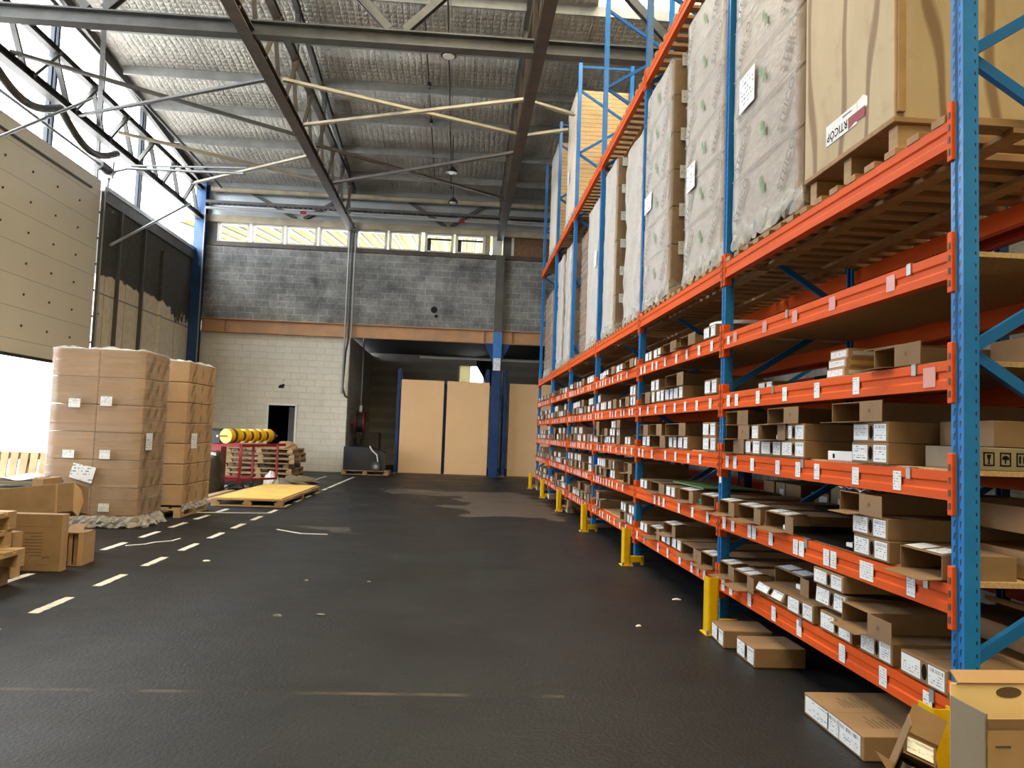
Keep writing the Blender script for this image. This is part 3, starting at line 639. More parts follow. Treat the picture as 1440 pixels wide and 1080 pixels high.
for k, (x, mt, lab) in enumerate(((-3.62, 'conduit', 'outer left grey conduit of the bundle on the back wall'), (-3.53, 'greyst', 'dark middle conduit of the bundle on the back wall'), (-3.44, 'conduit', 'right pale conduit of the bundle running down the back wall'))):
    b = MB(); z0 = (2.4, 4.0, 4.1)[k]; yy = 23.66 if k == 0 else 23.74; pts = [(x, yy, 7.7), (x, yy, z0)]
    if k == 1: pts += [(x - .05, 23.76, 3.7), (x - .1, 23.8, 2.6), (x - .02, 23.88, 2.33), (x + .05, 23.95, 2.3)]
    b.tube(pts, .03, mt, 8); tag(b.build('conduit'), lab, 'conduit', 'conduits down the back wall')
b = MB(); b.tube([(-3.2, 25.0, 4.29), (-3.2, 25.0, 2.11)], .025, 'conduit'); tag(b.build('conduit'), 'short pale pipe dropping to the red hose reel', 'conduit')
# high bay lamps
for k, (y, lab) in enumerate(((13.79, 'round black high bay lamp nearest the camera, just under the girder'), (20.16, 'round black high bay lamp farther back, middle of the row'), (22.88, 'round black high bay lamp farthest back, in front of the back wall'))):
    x = -.48
    t = thing('high_bay_lamp', lab, 'lamp', (x, y, 8.235), 0, 'high bay lamps')
    part('housing', lambda b: (b.cyl((x, y, 8.25), (x, y, 8.31), .15, 'black', 24, .13), b.cyl((x, y, 8.31), (x, y, 8.39), .1, 'black', 20, .07)), t)
    part('lens', lambda b: b.cyl((x, y, 8.235), (x, y, 8.25), .11, 'whitep', 24), t)
    part('cord', lambda b: b.cyl((x, y, 8.39), (x, y, roof_z(y) - .02), .012, 'rubber', 6), t)
b = MB(); b.tube([(-.56, 23.1, 8.75), (-.56, 6.5, 10.45)], .022, 'rust', 6); tag(b.build('cable_conduit'), 'thin conduit along the roof above the row of high bay lamps', 'conduit')
b = MB(); b.tube([(-1.05, 23.1, 8.85), (-1.05, 12.5, 10.1)], .018, 'rust', 6)
o = tag(b.build('cable_conduit'), 'thin conduit on the roof left of the lamps, with small sensors', 'conduit')
for y in (17.6, 19.3, 21.2): part('sensor', lambda b: b.cyl((-1.05, y, roof_z(y) - .2), (-1.05, y, roof_z(y) - .1), .05, 'black', 10), o)

for k, (x, z, lab) in enumerate(((-7.75, 8.78, 'dark cable run beside the left glazing under the roof edge, upper one'), (-7.55, 8.55, 'dark cable run beside the left glazing under the roof edge, lower one'))):
    tag(MB().cyl((x, 12.3, z + .25), (x, 23.6, z), .03, 'greyst', 8).build('cable_run'), lab, 'cable', 'cable runs along the left glazing')
# ================================================================ racking
XR, D1, PIT, PW = 1.994, 3.0216, 2.811, .085
LV = {'A': 2.736, 'B': 2.183, 'C': 1.725, 'D': 1.271, 'E': .818, 'F': .363, 'Z': 5.586}
BH = .117
def bay(i): return D1 + i * PIT, D1 + (i + 1) * PIT - PW          # near and far end of a bay
def beam_mesh(b, x, y0, y1, zt, mt, face):                          # face -1: front beam seen from the aisle
    s = -face
    def X(v): return x + s * v
    pr = [(0, 0), (0, BH), (.034, BH), (.034, BH - .014), (.055, BH - .014), (.055, 0), (.0, 0)]
    pr = [(.0, 0), (.0, .036), (.007, .044), (.007, .07), (.0, .078), (.0, BH), (.034, BH), (.034, BH - .014), (.055, BH - .014), (.055, 0)]
    n = len(pr); vs = [(X(px), y, zt - BH + pz) for y in (y0, y1) for px, pz in pr]
    fs = [tuple(range(n)), tuple(range(2 * n - 1, n - 1, -1))] + [(i, n + i, n + (i + 1) % n, (i + 1) % n) for i in range(n)]
    b.add(vs, fs if s > 0 else [f[::-1] for f in fs], mt)
def connector(b, x, y0, y1, zt, mt, face, ends):
    s = -face
    for ya, yb in [((y0 - .03, y0 + .004), (y1 - .004, y1 + .03))[e] for e in ends]:
        b.box(min(x - s * .006, x + s * .05), max(x - s * .006, x + s * .05), min(ya, yb), max(ya, yb), zt - BH - .06, zt + .075, mt, .003)
        ym = (ya + yb) / 2
        for k in range(4):
            z = zt - BH - .035 + k * .052
            b.box(x - s * .0075 - .0015, x - s * .0075 + .0015, ym - .006, ym + .007, z, z + .026, 'rust')
def make_rack(x0, depth, nb, i0, levels, label, beam_mat, top_of, front_detail=True, post='post'):
    r = thing('pallet_rack', label, 'rack', (x0, D1 + i0 * PIT, 0), 0)
    x1 = x0 + depth
    pm = MB()
    def post_mesh(h, s):
        b = MB(); w_, d = PW - .006, .066
        # lipped C section, open to the inside of the frame
        pr = [(0, 0), (0, w_ * .32), (.008, w_ * .38), (.008, w_ * .62), (0, w_ * .68), (0, w_), (d, w_), (d, w_ - .018), (d - .004, w_ - .018), (d - .004, w_ - .004), (.012, w_ - .004), (.012, .004), (d - .004, .004), (d - .004, .018), (d, .018), (d, 0)]
        pr = [(s * px, py) for px, py in pr]; n = len(pr)
        vs = [(px, py, z) for z in (0.006, h) for px, py in pr]
        fs = [tuple(range(n - 1, -1, -1)), tuple(range(n, 2 * n))] + [(i, (i + 1) % n, n + (i + 1) % n, n + i) for i in range(n)]
        if s > 0: fs = [f[::-1] for f in fs]
        b.add(vs, fs, post); b.box(min(-.02 * s, .09 * s), max(-.02 * s, .09 * s), -.03, w_ + .03, 0, .006, post); return b
    for i in range(nb + 1):
        yb = D1 + (i0 + i) * PIT - PW + .003; h = top_of(i)
        for xx, ss in ((x0 + .008, 1), (x1 - .008, -1)):
            q = post_mesh(h, ss); q.v = [(v[0] + xx, v[1] + yb, v[2]) for v in q.v]; q.build('post', r, True, (xx, yb, 0))
        ym = yb + PW / 2; z = .53; k = 0
        b = MB(); b.box(x0 + .06, x1 - .06, ym - .02, ym + .02, .09, .13, 'blue3'); b.build('brace', r, True)
        while z < h - .2:
            z2 = z + .62
            if z2 > h - .1: break
            b = MB(); b.bar((x0 + .055, ym - .012, z), (x1 - .055, ym - .012, z2), .03, .045, 'blue3'); b.cyl((x0 + .06, ym - .035, z), (x0 + .06, ym + .02, z), .013, 'steel', 8); b.build('brace', r, True)
            if z + 1.24 < h: b = MB(); b.bar((x1 - .055, ym + .012, z2), (x0 + .055, ym + .012, z + 1.24), .03, .045, 'blue3'); b.build('brace', r, True)
            z += 1.24
        b = MB(); b.box(x0 + .06, x1 - .06, ym - .02, ym + .02, h - .09, h - .05, 'blue3'); b.build('brace', r, True)
    beams = {}
    for i in range(nb):
        y0, y1 = bay(i0 + i)
        for l in levels:
            for fc, x in ((-1, x0), (1, x1)):
                b = MB(); beam_mesh(b, x, y0, y1, LV[l], beam_mat, fc); o = b.build('beam', r, True, (x, (y0 + y1) / 2, LV[l] - BH))
                if fc == -1:
                    beams[(i, l)] = o
                    if front_detail:
                        ow = o.location.copy() + r.location
                        for ends in ((0,), (1,)):
                            c = MB(); connector(c, x, y0, y1, LV[l], beam_mat, fc, ends)
                            c.v = [tuple(Vector(v) - ow) for v in c.v]; c.build('end_connector', o, False)
    return r, beams
RD = 1.085
def top_of(i): return 8.5
rack, beams = make_rack(XR, RD, 6, 0, 'ZABCDEF', 'long blue and orange racking along the right of the aisle', 'orange', top_of)
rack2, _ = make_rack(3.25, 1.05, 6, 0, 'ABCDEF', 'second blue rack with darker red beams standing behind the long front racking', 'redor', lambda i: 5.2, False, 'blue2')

def on_beam(b, bm, fn, name):
    ow = bm.location + rack.location; m = MB(); fn(m)
    m.v = [tuple(Vector(v) - ow) for v in m.v]; return m.build(name, bm, False)
def card(m, y, zt, mt='label', w_=.055, h=.078, dz=.02, x=XR):
    m.box(x - .0035, x - .0005, y - w_ / 2, y + w_ / 2, zt - dz - h, zt - dz, mt)
def px_y(px): return None
cards0 = {'B': ([5.5, 4.95, 4.49, 4.02, 3.45], 'pink'), 'C': ([5.62, 5.45, 5.05, 4.62, 4.19, 3.76], 'label'), 'D': ([5.62, 5.46, 5.13, 4.71, 4.42, 4.18, 3.76, 3.39], 'label'),
          'E': ([5.66, 5.48, 5.16, 5.08, 4.8, 4.44, 4.36, 4.06, 3.98, 3.68, 3.62, 3.28], 'label'), 'F': ([5.66, 5.5, 5.14, 4.74, 4.38, 3.88, 3.5, 3.16], 'label')}
extra = {}
for l, (ys, mt) in cards0.items():
    for y in ys:
        on_beam(None, beams[(0, l)], lambda m: card(m, y, LV[l], mt, .063 if mt == 'label' else .07, .086 if mt == 'label' else .075, .016), 'label_card' if mt == 'label' else 'card_pocket')
on_beam(None, beams[(0, 'C')], lambda m: card(m, 3.15, LV['C'], 'pink', .085, .085, .018), 'card_pocket')
on_beam(None, beams[(0, 'B')], lambda m: card(m, 5.64, LV['B'], 'label', .05, .06, .03), 'label_card')
for l, ys in (('B', (4.6, 3.3)), ('C', (4.62 + .18, 3.26)), ('D', (4.36, 3.3)), ('E', (4.3, 3.17)), ('F', (4.36, 3.13))):
    for y in ys: on_beam(None, beams[(0, l)], lambda m: (m.box(XR - .006, XR - .001, y - .016, y + .016, LV[l] - .045, LV[l] + .004, 'steel'), m.box(XR - .006, XR + .03, y - .016, y + .016, LV[l] + .002, LV[l] + .006, 'steel')), 'shelf_clip')
for l in 'BCDEF':
    y0, y1 = bay(1); y = y1 - .12
    while y > y0 + .1:
        if random.random() < .85: on_beam(None, beams[(1, l)], lambda m: card(m, y, LV[l], 'label' if random.random() < .93 else 'pink', .06, .083, .018 + random.random() * .01), 'label_card')
        y -= random.choice((.17, .33, .35, .4))
far = MB()
for i in range(2, 6):
    for l in 'BCDEF':
        y0, y1 = bay(i); y = y1 - .12
        while y > y0 + .1:
            if random.random() < .85: card(far, y, LV[l], 'white', .055, .078, .02)
            y -= random.choice((.16, .2, .3, .34))
tag(far.build('label_card', rack, True), 'rows of small white cards on the far beams', kind='stuff')
on = MB(); on.box(XR + .004, XR + .007, D1 + PIT - .07, D1 + PIT - .025, 1.045, 1.1, 'white'); tag(on.build('notice', rack, True), 'small white card on the second post')

# shelf boards and slatted decks
BN = ['nearest bay', 'second bay', 'third bay', 'fourth bay', 'fifth bay', 'farthest bay']
SN = {'F': 'lowest shelf', 'E': 'second shelf up', 'D': 'third shelf up', 'C': 'fourth shelf up', 'B': 'fifth shelf up'}
for i in range(6):
    y0, y1 = bay(i)
    for l in 'BCDEF':
        b = MB(); z = LV[l]; b.box(XR + .036, XR + RD - .036, y0 + .012, y1 - .012, z - .0135, z + .0085, 'chip')
        tag(b.build('shelf_board'), 'chipboard shelf panel of the %s, %s of the long racking' % (SN[l], BN[i]), 'shelf', 'chipboard shelves of the long racking')
    for l, nm in (('A', 'big pallet level'), ('Z', 'top pallet level')):
        b = MB(); n = 15; z = LV[l]
        for k in range(n):
            ya = y0 + .02 + k * (y1 - y0 - .13) / (n - 1); b.box(XR - .004, XR + RD + .004, ya, ya + .095, z + .001, z + .036, 'slat', .002)
        for xx in (XR + .3, XR + .75): b.box(xx, xx + .09, y0 + .02, y1 - .02, z - .022, z + .001, 'slat')
        tag(b.build('slatted_deck'), 'slatted wooden deck of the %s, %s of the long racking' % (nm, BN[i]), 'deck', 'slatted decks of the long racking')

# yellow post guards
GN = ['nearest the camera, partly hidden by cartons', 'second from the camera, beside two small cartons', 'third from the camera', 'fourth from the camera', 'fifth from the camera', 'sixth from the camera', 'farthest from the camera']
for i in range(7):
    yp = D1 + i * PIT - PW; yg = yp - .36 if i else 2.8
    t = thing('post_guard', 'yellow steel rack post guard, ' + GN[i], 'post guard', (1.8, yg, 0), 0, 'yellow post guards')
    def shell(b):
        th = .006; o = [(1.79, yg + .10), (1.79, yg + .02)]; q = [(1.79 + th, yg + .10), (1.79 + th, yg + .02)]
        for k in range(5):
            a = math.radians(180 + 90 * k / 4); o.append((1.81 + .02 * math.cos(a), yg + .02 + .02 * math.sin(a))); q.append((1.81 + .014 * math.cos(a), yg + .02 + .014 * math.sin(a)))
        o += [(1.855, yg), (1.872, yg + .016), (1.872, yg + .05)]; q += [(1.853, yg + th), (1.866, yg + .018), (1.866, yg + .05)]
        n = len(o); vs = [(x, y, z) for z in (.012, .4) for x, y in o + q]
        fs = []
        for k in range(n - 1): fs += [(k, k + 1, 2 * n + k + 1, 2 * n + k), (n + k + 1, n + k, 3 * n + k, 3 * n + k + 1), (2 * n + k, 2 * n + k + 1, 3 * n + k + 1, 3 * n + k)]
        fs += [(0, 2 * n, 3 * n, n), (n - 1, 2 * n - 1, 4 * n - 1, 3 * n - 1)]
        b.add(vs, fs, 'yellow')
    part('guard_plate', shell, t)
    part('foot_plate', lambda b: b.box(1.77, 1.9, yg - .03, yg + .12, 0, .012, 'yellow', .003), t)
    part('tail_strip', lambda b: (b.box(1.86, 2.02, yg + .06, yg + .085, .03, .1, 'yellow', .004), b.box(2.0, 2.03, yg + .06, yg + .085, 0, .1, 'yellow', .004)), t)
    part('anchor_bolt', lambda b: (b.cyl((1.785, yg - .02, .012), (1.785, yg - .02, .04), .012, 'steel', 8), b.cyl((1.885, yg - .015, .012), (1.885, yg - .015, .04), .012, 'steel', 8)), t)

# ================================================================ cartons on the shelves
def closed_parts(wd, h, d, parent=None, tall=False):
    """front at x=0 facing -x; y from 0 (near end) to wd; returns list of (name, MB)"""
    body = MB(); body.box(0, d, 0, wd, 0, h, 'card', .003); body.box(.0, d * .98, wd / 2 - .0008, wd / 2 + .0008, h, h + .0006, 'cardin')
    a = MB(); a.box(-.0015, 0, wd * .55, wd * .97, h * .12, h * .88, 'label')
    c = MB(); c.box(-.0015, 0, wd * .05, wd * .38, h * .10, h * .90, 'barcode')
    o = MB(); n = 12; o.add([(-.001, wd * .465 + .055 * wd * math.cos(t * 2 * math.pi / n), h * .5 + .34 * h * math.sin(t * 2 * math.pi / n)) for t in range(n)], [tuple(range(n))[::-1]], 'ink')
    return [('body', body), ('address_label', a), ('barcode_label', c), ('hand_hole', o)]
def hollow(b, wd, h, d, t=.004, mt='card', mi='cardin', top=True):
    b.box(0, d, 0, t, 0, h, mt); b.box(0, d, wd - t, wd, 0, h, mt); b.box(0, d, t, wd - t, 0, t, mi); b.box(d - t, d, t, wd - t, t, h - t, mi)
    if top: b.box(0, d, t, wd - t, h - t, h, mt)
    b.box(.002, d - t, t, t + .001, t, h - t, mi); b.box(.002, d - t, wd - t - .001, wd - t, t, h - t, mi)
def open_parts(wd, h, d, flap=.2, torn=False):
    body = MB(); hollow(body, wd, h, d)
    f = MB(); f.box(-.013, -.009, -flap, .002, 0, h, 'card'); 
    n = 10; f.add([(-.0138, -flap * .45 + .012 * math.cos(t * 2 * math.pi / n), h * .52 + .012 * math.sin(t * 2 * math.pi / n)) for t in range(n)], [tuple(range(n))[::-1]], 'inkbrown')
    l = MB(); l.slab([(0, 0, .002), (-.07, .01, -.002), (-.07, wd - .01, -.002), (0, wd, .002)], .003, 'cardin')
    return [('body', body), ('side_flap', f), ('bottom_flap', l)]
def topflap_parts(wd, h, d, fill=False, flap=True):
    body = MB(); hollow(body, wd, h, d)
    f = MB(); f.slab([(0, .005, h), (.13, .008, h + .014), (.13, wd - .008, h + .014), (0, wd - .005, h)][::-1], .003, 'card')
    a = MB(); a.slab([(.012, wd * .54, h + .0045), (.1, wd * .54, h + .0145), (.1, wd * .95, h + .0145), (.012, wd * .95, h + .0045)][::-1], .001, 'label')
    c = MB(); c.slab([(.012, wd * .06, h + .0045), (.1, wd * .06, h + .0145), (.1, wd * .44, h + .0145), (.012, wd * .44, h + .0045)][::-1], .001, 'label')
    l = MB(); l.slab([(0, 0, .002), (-.09, .01, -.003), (-.09, wd - .01, -.003), (0, wd, .002)], .003, 'cardin')
    s = MB(); s.box(-.013, -.009, -.11, .002, .0, h, 'card')
    out = [('body', body), ('top_flap', f), ('label_sheet', a), ('label_sheet', c), ('bottom_flap', l)] + ([('side_flap', s)] if flap else [])
    if fill:
        g = MB(); g.box(.06, .4, wd * .1, wd * .45, .006, h * .5, 'ink', .004); g.box(.03, .1, wd * .12, wd * .4, .006, h * .35, 'white', .004); out.append(('packed_goods', g))
    return out
def merge(parts):
    m = MB()
    for _, p in parts:
        k = len(m.v); m.v += p.v; mp = [m.m(x) for x in p.mats]
        m.f += [[i + k for i in f] for f in p.f]; m.mi += [mp[i] for i in p.mi]; m.sm += p.sm
    return m
PROTO = {}
def proto(kind, wd, h, d, detailed):
    key = (kind, wd, h, d, detailed)
    if key not in PROTO:
        ps = {'c': closed_parts, 'o': open_parts, 't': topflap_parts}[kind[0]](wd, h, d, **({'fill': True} if kind == 'tf' else {'flap': False} if kind == 'tn' else {}))
        if detailed:
            r = bpy.data.objects.new('cardboard_box', None); r.empty_display_size = .1; r['category'] = 'box'
            for n, p in ps: p.build(n, r, False)
        else:
            me = merge(ps).build('cardboard_box', None, False, (0, 0, 0)); r = me; r['category'] = 'box'; C.objects.unlink(r)
        PROTO[key] = [r, False]
    return PROTO[key]
def place(kind, wd, h, d, loc, label, group, detailed=True, tilt=None, rz=0.):
    pr = proto(kind, wd, h, d, detailed)
    if not pr[1]: o = pr[0]; C.objects.link(o); pr[1] = True
    else: o = copy_tree(pr[0])
    o.location = loc; o.rotation_euler = tilt if tilt else (0, 0, rz); o['label'] = label; o['group'] = group
    return o
ORD = ['first', 'second', 'third', 'fourth', 'fifth', 'sixth', 'seventh', 'eighth', 'ninth', 'tenth', 'eleventh', 'twelfth']
KW = {'c': 'closed labelled carton', 'o': 'open carton, flap out', 't': 'open carton, labelled lid', 'tf': 'open carton, dark contents', 'tn': 'open carton, labelled lid'}
RW = ['bottom row', 'second row', 'third row', 'fourth row']
BAYPOS = 'nearest bay'
def shelf_boxes(i, l, items, detailed=True):
    """items: (kind, y_near, width, row, h, depth, dx)"""
    rows = {}
    for it in sorted(items, key=lambda q: q[1]): rows.setdefault(it[3], []).append(it)
    for r, its in rows.items():
        pk, pe = '', -9
        for k, (kind, y, wd, row, h, d, dx) in enumerate(its):
            if i > 1 and kind in ('o', 't', 'tf') and pk in ('o', 't', 'tf') and y - pe < .2: kind = 'c'
            pk, pe = kind, y + wd
            dx = min(dx, -.006) if kind in ('o', 't', 'tf') else dx
            z = LV[l] + .009 + sum([hh for hh in (h,)] * row) + .0012 * row
            lab = '%s, %s from near post, %s, %s, %s' % (KW[kind], ORD[k], RW[row], SN[l], BN[i])
            place(kind, wd, h, d, (XR + dx, y, z), lab, 'cartons on the %s, %s' % (SN[l], BN[i]), detailed)
H = .1
shelf_boxes(0, 'D', [('c', 3.46, .335, 0, H, .95, -.004), ('c', 4.33, .32, 0, H, .9, -.004), ('c', 4.66, .32, 0, H, .9, -.002), ('c', 4.99, .32, 0, H, .9, -.004), ('o', 5.45, .23, 0, H, .8, -.004),
                     ('c', 3.47, .32, 1, H, .95, 0.0), ('c', 4.34, .32, 1, H, .9, .0), ('tf', 4.68, .3, 1, H, .8, .004), ('c', 5.03, .3, 1, H, .9, .0), ('o', 5.36, .28, 1, H, .8, .03),
                     ('o', 3.68, .31, 2, H, .9, -.012), ('o', 4.58, .28, 2, H, .85, -.01), ('o', 5.37, .27, 2, H, .8, -.01)])
shelf_boxes(0, 'E', [('c', 3.45, .32, 0, H, .95, -.004), ('c', 3.47, .32, 1, H, .9, .0), ('o', 3.69, .22, 2, H, .85, .0), ('tn', 3.06, .3, 0, H, .32, -.004),
                     ('tf', 4.55, .33, 0, H, .85, -.002), ('t', 5.02, .33, 0, H, .85, -.015), ('t', 5.46, .24, 0, H, .85, -.03)])
shelf_boxes(0, 'F', [('c', 3.03, .33, 0, H, .34, -.002), ('c', 3.42, .28, 0, H, .9, -.004), ('c', 3.78, .34, 0, H, .9, -.004), ('c', 4.19, .34, 0, H, .85, -.008), ('t', 5.5, .22, 0, H, .8, -.01), ('t', 5.08, .29, 0, H, .85, -.03),
                     ('o', 3.58, .27, 1, H, .9, -.02)])
place('c', .34, H, .3, (XR + .0, 3.85, LV['F'] + .009 + H + .024), 'closed carton tipped forward, labels up, on the lowest shelf, nearest bay', 'tipped cartons on the lowest shelf', True, (0, math.radians(4), 0))
place('c', .33, .085, .6, (XR - .01, 3.86, LV['F'] + .009 + 2 * H + .034), 'closed carton topmost on the lowest shelf, nearest bay, over a tipped carton', 'tipped cartons on the lowest shelf', True, (0, 0, 0))
place('c', .42, .06, .07, (XR - .035, 4.55, LV['F'] + .048), 'thin carton with labels slanting up at the lowest beam edge, nearest bay', 'tipped cartons on the lowest shelf', True, (0, math.radians(28), 0))
place('tf', .4, H, .85, (XR + .07, 4.5, LV['F'] + .009 + H + .0), 'open carton with labelled flap resting above the slanted thin carton, nearest bay', 'tipped cartons on the lowest shelf', True, (0, 0, 0))
# long flat lid boxes, tilted open carton, small white box, dark tray
for k, nm in enumerate(('lowest', 'middle', 'topmost')):
    b = MB(); z = LV['C'] + .009 + k * .052; x = XR + .06 + .01 * k
    n = 10; pts = [(x + .1 + .1 * math.cos(math.pi / 2 + math.pi * q / n), 4.08 + .11 * math.sin(math.pi / 2 + math.pi * q / n)) for q in range(n + 1)] + [(x + .55, 3.97), (x + .55, 4.19)]
    pts = [(x, 4.0), (x, 4.2), (x + .02, 4.21), (x + .55, 4.21), (x + .55, 3.99), (x + .02, 3.99)]
    b.slab([(px, py, z) for px, py in pts][::-1], .05, 'cardl')
    t = b.build('flat_carton'); tag(t, 'pale flat carton with printed end, %s of three stacked on the fourth shelf up' % nm, 'box', 'three flat pale cartons')
    part('end_label', lambda q: q.box(x - .0015, x, 4.02, 4.19, z + .008, z + .042, 'label'), t) if False else None
    m = MB(); m.box(x - .0015, x, 4.02, 4.19, z + .008, z + .042, 'label'); m.build('end_label', t, True)
    m = MB(); m.box(x + .02, x + .22, 3.988, 3.99, z + .014, z + .036, 'white' if k != 1 else 'yellow2'); m.build('tape', t, True)
place('o', .2, .1, .8, (XR + .02, 3.43, LV['C'] + .009), 'open carton with raised lid beside the near post on the fourth shelf up', 'fourth shelf carton', True, (math.radians(0), 0, 0))
o = MB(); o.slab([(XR + .03, 3.43, LV['C'] + .112), (XR + .3, 3.43, LV['C'] + .112), (XR + .3, 3.75, LV['C'] + .122), (XR + .03, 3.75, LV['C'] + .117)], .004, 'card'); tag(o.build('carton_lid'), 'loose cardboard lid lying across the open carton on the fourth shelf up', 'lid')
o = MB(); o.box(XR + .03, XR + .3, 3.84, 4.12, LV['D'] + .009, LV['D'] + .06, 'white', .004); t = tag(o.build('white_box'), 'small flat white box between the cartons on the third shelf, nearest bay', 'box')
o = MB(); o.box(XR + .028, XR + .03, 4.04, 4.06, LV['D'] + .022, LV['D'] + .045, 'ink'); o.build('printed_mark', t, True)
o = MB(); hollow(o, .7, .045, .6, .006, 'ink', 'ink', False); t = tag(o.build('black_tray', None, False, (0, 0, 0)), 'flat black plastic tray on the second shelf up, nearest bay', 'tray'); t.location = (XR + .02, 3.82, LV['E'] + .009)
o = MB(); o.box(XR + .05, XR + .14, 3.86, 3.95, LV['E'] + .018, LV['E'] + .04, 'white', .003); tag(o.build('small_white_box'), 'tiny white box lying in the flat black tray', 'box')
o = MB(); o.box(XR + .25, XR + .75, 4.0, 4.7, LV['E'] + .06, LV['E'] + .075, 'ink', .004) if False else o.box(XR + .42, XR + .8, 4.56, 5.1, LV['E'] + .11, LV['E'] + .135, 'ink', .006); tag(o.build('black_sheet'), 'flat black sheet lying on cartons on the second shelf up', 'sheet')
for k, (y, x, c_, hh) in enumerate(((5.2, .5, 'ink', .11), (5.05, .62, 'card', .07), (4.82, .7, 'ink', .1), (4.6, .66, 'blue2', .09))):
    o = MB(); o.box(XR + x, XR + x + .25, y - .09, y + .09, LV['C'] + .009, LV['C'] + .009 + hh, c_, .006)
    tag(o.build('hardware_pack'), 'dark hardware pack, %s in the row at the back of the fourth shelf' % ORD[k], 'pack', 'hardware packs on the fourth shelf')
place('c', .26, .08, .5, (XR + .25, 5.42, LV['C'] + .009), 'low closed carton behind the far post on the fourth shelf, nearest bay', 'fourth shelf carton')
# crumpled paper on the open box
o = MB()
o.grid(lambda u, v: (XR + .0 + .16 * u, 3.72 + .22 * v, LV['E'] + .009 + 3 * H + .007 + .018 * abs(math.sin(5 * u + 7 * v))), 5, 6, 'white', False); tag(o.build('torn_paper'), 'torn white paper on top of the open carton, second shelf, nearest bay', 'paper')
# cartons lying deeper on shelves, with shipping icons, seen past the near post
def icon_box(x, y, z, dx, dy, dz, label, icons, tilt=0., mt='cardg'):
    t = thing('shipping_carton', label, 'box', (x, y, z), 0, 'cartons seen past the near post', (0, 0, 0) if not tilt else (0, tilt, 0))
    b = MB(); b.box(0, dx, 0, dy, 0, dz, mt, .003); b.build('body', t)
    s = dz * .6; z0 = dz * .2; b = MB()
    for k in range(icons):
        x0 = .035 + k * s * 1.25; e = -.001; f = .006
        for q in ((x0, x0 + s * .85, z0, z0 + f), (x0, x0 + s * .85, z0 + s - f, z0 + s), (x0, x0 + f, z0, z0 + s), (x0 + s * .85 - f, x0 + s * .85, z0, z0 + s)): b.box(q[0], q[1], e, 0, q[2], q[3], 'ink')
        c = x0 + s * .425
        if k == 0:
            b.slab([(c - s * .16, e, z0 + s * .82), (c + s * .16, e, z0 + s * .82), (c + s * .1, e, z0 + s * .5), (c - s * .1, e, z0 + s * .5)], .001, 'ink'); b.box(c - .003, c + .003, e, 0, z0 + s * .2, z0 + s * .5, 'ink'); b.box(c - s * .12, c + s * .12, e, 0, z0 + s * .16, z0 + s * .22, 'ink')
        elif k == 1:
            n = 10; b.slab([(c + s * .28 * math.cos(math.pi * q / n), e, z0 + s * .5 + s * .28 * math.sin(math.pi * q / n)) for q in range(n + 1)], .001, 'ink'); b.box(c - .003, c + .003, e, 0, z0 + s * .2, z0 + s * .55, 'ink')
        else:
            for d in (-.15, .15): b.box(c + s * d - .004, c + s * d + .004, e, 0, z0 + s * .25, z0 + s * .7, 'ink'); b.slab([(c + s * d - s * .1, e, z0 + s * .65), (c + s * d + s * .1, e, z0 + s * .65), (c + s * d, e, z0 + s * .85)], .001, 'ink')
    b.build('printed_icons', t); return t
icon_box(2.115, 3.035, LV['D'] + .009, .75, .34, .095, 'grey carton with fragile, umbrella and arrow icons just past the near post', 3)
icon_box(2.2, 3.04, LV['D'] + .106, .7, .36, .11, 'plain brown carton above the icon carton just past the near post', 0, 0, 'card')
icon_box(2.37, 3.03, LV['E'] + .012, .6, .5, .115, 'plain brown carton on the second shelf just past the near post', 0, 0, 'cardl')
icon_box(2.36, 3.04, LV['E'] + .202, .6, .45, .11, 'brown carton with icons tilting on the second shelf past the near post', 3, math.radians(7), 'card')
icon_box(2.37, 3.03, LV['F'] + .012, .6, .5, .11, 'plain brown carton on the lowest shelf just past the near post', 0, 0, 'cardl')
icon_box(2.38, 3.05, LV['F'] + .158, .6, .45, .09, 'brown carton with printed icons on the lowest shelf past the near post', 3, math.radians(3), 'card')
icon_box(2.4, 3.04, LV['C'] + .009, .5, .3, .12, 'brown carton on the fourth shelf seen past the near post', 0, 0, 'card')
icon_box(2.38, 3.06, LV['F'] + .335, .35, .3, .02, 'slanting pale board carton under the second shelf past the near post', 0, math.radians(12), 'cardl')

# second bay
shelf_boxes(1, 'B', [('c', 5.93, .3, 0, H, .7, -.004), ('o', 6.62, .3, 0, H, .7, -.004), ('o', 7.2, .32, 0, H, .7, .004), ('c', 7.62, .28, 0, H, .7, 0), ('c', 7.98, .28, 0, H, .7, -.002)])
shelf_boxes(1, 'C', [('c', 5.88, .3, 0, .12, .7, -.004), ('c', 6.8, .3, 0, .12, .8, -.004), ('c', 7.13, .28, 0, .12, .8, 0), ('c', 7.45, .28, 0, .12, .8, -.004), ('c', 7.82, .3, 0, .12, .8, 0), ('o', 6.95, .45, 1, .12, .8, .004), ('c', 7.7, .32, 1, .12, .7, .01), ('o', 8.15, .26, 0, .12, .7, 0)])
shelf_boxes(1, 'D', [('c', 5.88, .32, 0, .115, .7, -.004), ('c', 6.62, .3, 0, .115, .8, -.004), ('c', 6.98, .26, 0, .115, .8, 0), ('o', 7.5, .34, 0, .115, .8, -.004), ('c', 7.98, .32, 0, .115, .8, 0), ('c', 5.9, .32, 1, .115, .7, 0), ('o', 6.85, .5, 1, .115, .8, 0), ('o', 7.65, .34, 1, .115, .8, 0), ('o', 8.2, .22, 1, .115, .8, 0)])
shelf_boxes(1, 'E', [('tn', 5.9, .34, 0, .1, .8, 0), ('tf', 6.5, .34, 0, .1, .8, -.004), ('c', 6.98, .3, 0, .1, .8, -.004), ('o', 7.5, .4, 0, .1, .8, -.002), ('c', 8.05, .3, 0, .1, .8, 0)])
